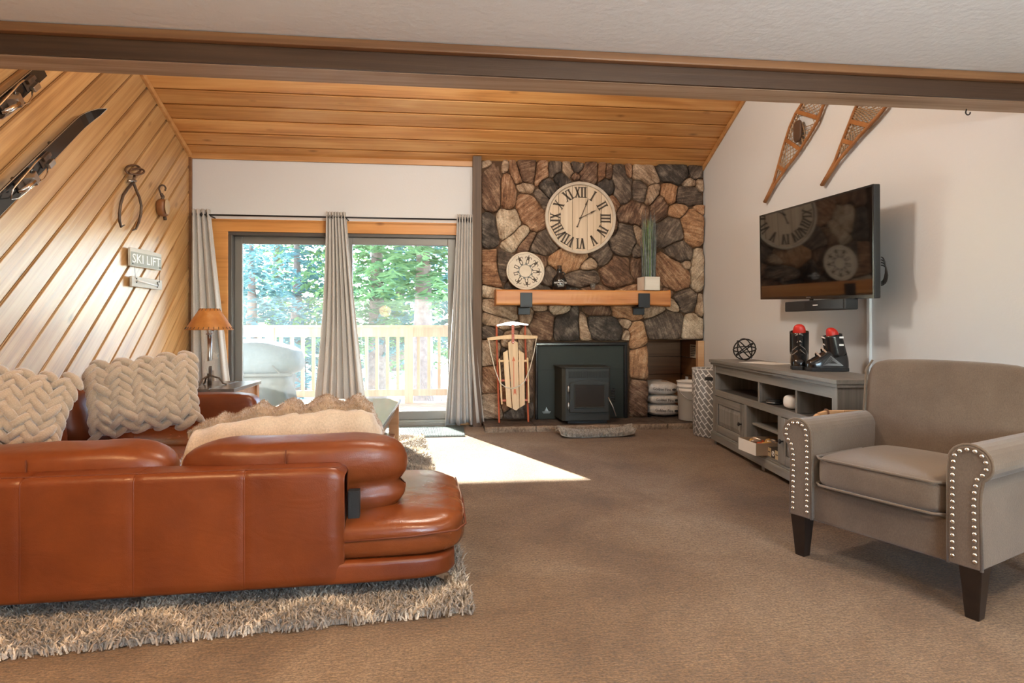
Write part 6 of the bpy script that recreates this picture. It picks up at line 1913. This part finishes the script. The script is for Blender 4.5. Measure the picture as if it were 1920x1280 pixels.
def cream(u, v):
    px = 368 + (713 - 368) * u
    rz_, cz_ = throw_rows(px)
    y = Y0 - 0.17 + 0.19 * v
    z = rz_ * (math.sin(PI / 2 * v) ** 0.8)
    z += 0.012 * noise.noise(Vector((u * 7, v * 2.5, 1))) * v + 0.010 * math.sin(u * 16 + v * 3) * v * (u > 0.55)
    return (xat(px, 2.72), y + 0.012 * noise.noise(Vector((u * 6, v * 3, 5))), max(z, 0.002))
MB().grid(cream, 70, 18).build('fleece', M['fleece'], bl, smooth=True, solid=0.010)
def plush(u, v):
    px = 366 + (717 - 366) * u
    rz_, cz_ = throw_rows(px)
    k = [(0.000, rz_ - 0.035), (-0.012, rz_ - 0.005), (-0.004, rz_ + 0.35 * (cz_ - rz_)), (0.03, rz_ + 0.80 * (cz_ - rz_)), (0.07, cz_ - 0.002), (0.11, cz_), (0.15, cz_ - 0.02), (0.19, cz_ * 0.75), (0.22, cz_ * 0.35), (0.23, 0.002)]
    f = v * (len(k) - 1); i = min(int(f), len(k) - 2); g = f - i
    y = k[i][0] + (k[i + 1][0] - k[i][0]) * g; z = k[i][1] + (k[i + 1][1] - k[i][1]) * g
    nz = noise.noise(Vector((u * 22, v * 5, 3))) * 0.014 + noise.noise(Vector((u * 60, v * 16, 8))) * 0.005
    return (xat(px, 2.78) + 0.01 * nz, Y0 + 0.012 + y + nz + 0.02 * math.sin(u * 34 + v * 5) * v * (1 - v), max(z + nz * 0.8, 0.002))
MB().grid(plush, 110, 37).build('plush_border', M['fleece_brown'], bl, smooth=True)
fz = np.random.default_rng(3); V = []; Fc = []
for i in range(9000):
    u, v = fz.random(), fz.random() * 0.75
    p = Vector(plush(u, v)); b0 = len(V)
    d_ = Vector((fz.normal(0, .5), fz.normal(-0.3, .5), fz.normal(0.6, .5))).normalized() * 0.013
    s__ = Vector((fz.normal(), fz.normal(), fz.normal())).normalized() * 0.0016
    V += [tuple(p - s__), tuple(p + s__), tuple(p + d_)]; Fc.append((b0, b0 + 1, b0 + 2))
mb = MB(); mb.v = V; mb.f = Fc
o = mb.build('plush_fibres', M['fleece_brown'], bl); o['kind'] = 'stuff'

# ------------------------------------------------------------------ coffee table
KZ = 0.42
k1, k2 = onZ(752, 746, KZ), onZ(711, 801, KZ)
ct = thing('coffee_table', 'plank-topped wooden coffee table between the sofa and the glass door', 'table', (k1.x - 0.47, (k1.y + k2.y) / 2, 0.0), rz=0.0)
hy_ = (k1.y - k2.y) / 2
for i in range(4):
    xa = -0.47 + 0.94 * i / 4
    MB().box(xa + 0.0015, xa + 0.2335, -hy_ + 0.09, hy_ - 0.09, KZ - 0.03, KZ).build('top_plank', M['table_top'], ct, bevel=0.003)
for s_ in (-1, 1):
    MB().box(-0.47, 0.47, min(s_ * hy_, s_ * (hy_ - 0.088)), max(s_ * hy_, s_ * (hy_ - 0.088)), KZ - 0.03, KZ).build('end_plank', M['table_top'], ct, bevel=0.003)
MB().box(-0.43, 0.43, -hy_ + 0.04, hy_ - 0.04, KZ - 0.12, KZ - 0.0305).build('apron', M['table_side'], ct, bevel=0.003)
MB().box(-0.43, 0.43, -hy_ + 0.05, hy_ - 0.05, 0.10, 0.125).build('lower_shelf', M['table_side'], ct, bevel=0.003)
for sx_ in (-1, 1):
    for sy_ in (-1, 1):
        MB().box(sx_ * 0.415 - 0.04, sx_ * 0.415 + 0.04, sy_ * (hy_ - 0.06) - 0.04, sy_ * (hy_ - 0.06) + 0.04, 0.014, KZ - 0.031).build('leg', M['table_side'], ct, bevel=0.004)

# ------------------------------------------------------------------ armchair
f1, f2 = onZ(1497, 1042, 0.0), onZ(1820, 1162, 0.0)
ac = (f1 + f2) / 2
arz = math.atan2(f2.y - f1.y, f2.x - f1.x)
arm = thing('armchair', 'taupe fabric armchair with rolled arms and nailhead trim', 'armchair', (ac.x, ac.y, 0.0), rz=arz)
lw = (f2 - f1).length / 2                   # legs at +-lw, front edge near y = 0, back towards +y
# tapering legs
for sx_ in (-1, 1):
    for (yy, lean) in ((0.03, 0.0), (0.60, 0.05)):
        x = sx_ * lw; t0, t1 = 0.036, 0.022
        MB().hexa([(x - t1, yy - t1 + lean, 0), (x + t1, yy - t1 + lean, 0), (x + t1, yy + t1 + lean, 0), (x - t1, yy + t1 + lean, 0), (x - t0, yy - t0, 0.19), (x + t0, yy - t0, 0.19), (x + t0, yy + t0, 0.19), (x - t0, yy + t0, 0.19)]).build('leg', M['chair_leg'], arm, bevel=0.003)
MB().box(-lw + 0.0, lw - 0.0, 0.015, 0.66, 0.175, 0.335).build('seat_base', M['armchair'], arm, bevel=0.015, seg=3)
def scf(p, u):
    q = Vector(p)
    if u.z > 0:
        q.z += 0.020 * (1 - u.x ** 2) * (1 - u.y ** 2)
    q.y -= 0.02 * (1 - u.x ** 2) * (1 if u.y < 0 else 0) * abs(u.y)
    return q
sc_ = softbox(lw - 0.075, 0.285, 0.070, 13, 7, scf).build('seat_cushion', M['armchair'], arm, smooth=True, loc=(0, 0.265, 0.412))
for zz in (0.058, -0.060):
    hx, hy2 = lw - 0.082, 0.278
    MB().tube([(-hx - 0.004, 0.1, zz), (-hx - 0.003, -hy2 + 0.03, zz), (-hx + 0.03, -hy2 - 0.006, zz), (-hx * 0.5, -hy2 - 0.021, zz + 0.003), (0, -hy2 - 0.026, zz + 0.004), (hx * 0.5, -hy2 - 0.021, zz + 0.003), (hx - 0.03, -hy2 - 0.006, zz), (hx + 0.003, -hy2 + 0.03, zz), (hx + 0.004, 0.1, zz)], 0.0055, 7).build('piping', M['piping'], sc_, smooth=True)
# back, leaning
def bkf(p, u):
    q = Vector(p)
    if u.y < 0:
        q.y -= 0.03 * (1 - u.x ** 2) * (1 - u.z ** 2)
    q.z += 0.012 * (1 - u.x ** 2) * max(0, u.z)
    q.x *= 1.0 + 0.035 * u.z
    return q
bk_ = softbox(lw + 0.005, 0.080, 0.295, 15, 8, bkf).build('backrest', M['armchair'], arm, smooth=True, loc=(0, 0.60, 0.585), rot=(-0.17, 0, 0))
for s_ in (-1, 1):
    MB().tube([(s_ * (lw - 0.005), -0.076, -0.27), (s_ * (lw + 0.002), -0.078, 0.0), (s_ * (lw + 0.012), -0.076, 0.24), (s_ * (lw - 0.01), -0.066, 0.288)], 0.0055, 7).build('piping', M['piping'], bk_, smooth=True)
# rolled arms
nail = MB().lathe([(0.0085, 0.0), (0.0080, 0.003), (0.0055, 0.006), (0.001, 0.0075)], 12, M=Matrix.Rotation(PI / 2, 4, 'X')).mesh('nailhead', M['nail'], True)
for s_ in (-1, 1):
    xi, xo = lw - 0.068, lw + 0.032         # inner face, outer face below the roll
    rc, zc_ = 0.068, 0.560                  # the roll
    xc = xi + rc + 0.002
    prof = [(xi, 0.185), (xi, 0.50)]
    prof += [(xc + rc * math.cos(a), zc_ + rc * math.sin(a)) for a in [PI - i * (PI + 0.95) / 16 for i in range(1, 17)]]
    prof += [(xo + 0.002, zc_ - rc - 0.030), (xo, 0.42), (xo + 0.004, 0.185)]
    pr = [(s_ * a, b_) for a, b_ in prof]
    if s_ > 0:
        pr = pr[::-1]
    MB().prism(pr, lambda a, b_, t: (a, t, b_), 0.0, 0.62).build('arm', M['armchair'], arm, bevel=0.010, seg=3)
    # front panel, piping round it, nailheads just inside
    cx = sum(a for a, _ in pr) / len(pr); cz = 0.38
    MB().prism([(cx + (a - cx) * 0.97, cz + (b_ - cz) * 0.99) for a, b_ in pr], lambda a, b_, t: (a, t, b_), -0.012, 0.002).build('front_panel', M['armchair'], arm, bevel=0.006)
    MB().tube([(s_ * a, -0.006, b_) for a, b_ in prof], 0.006, 7).build('piping', M['piping'], arm, smooth=True)
    ins = []
    n = len(prof)
    for i, (a, b_) in enumerate(prof):
        p0 = prof[max(i - 1, 0)]; p1 = prof[min(i + 1, n - 1)]
        d_ = Vector((p1[0] - p0[0], p1[1] - p0[1])).normalized()
        ins.append((a + d_.y * 0.017, b_ - d_.x * 0.017))
    tot = 0; segs = []
    for i in range(n - 1):
        l_ = math.dist(ins[i], ins[i + 1]); segs.append((tot, l_)); tot += l_
    cnt = int(tot / 0.0243)
    for k in range(cnt + 1):
        q = tot * (k + 0.3) / (cnt + 0.6)
        for i, (s0, l_) in enumerate(segs):
            if s0 <= q <= s0 + l_:
                f = (q - s0) / max(l_, 1e-6)
                a = ins[i][0] + (ins[i + 1][0] - ins[i][0]) * f; b_ = ins[i][1] + (ins[i + 1][1] - ins[i][1]) * f
                if b_ > 0.20:
                    inst('nailhead', nail, arm, (s_ * a, -0.012, b_))
                break
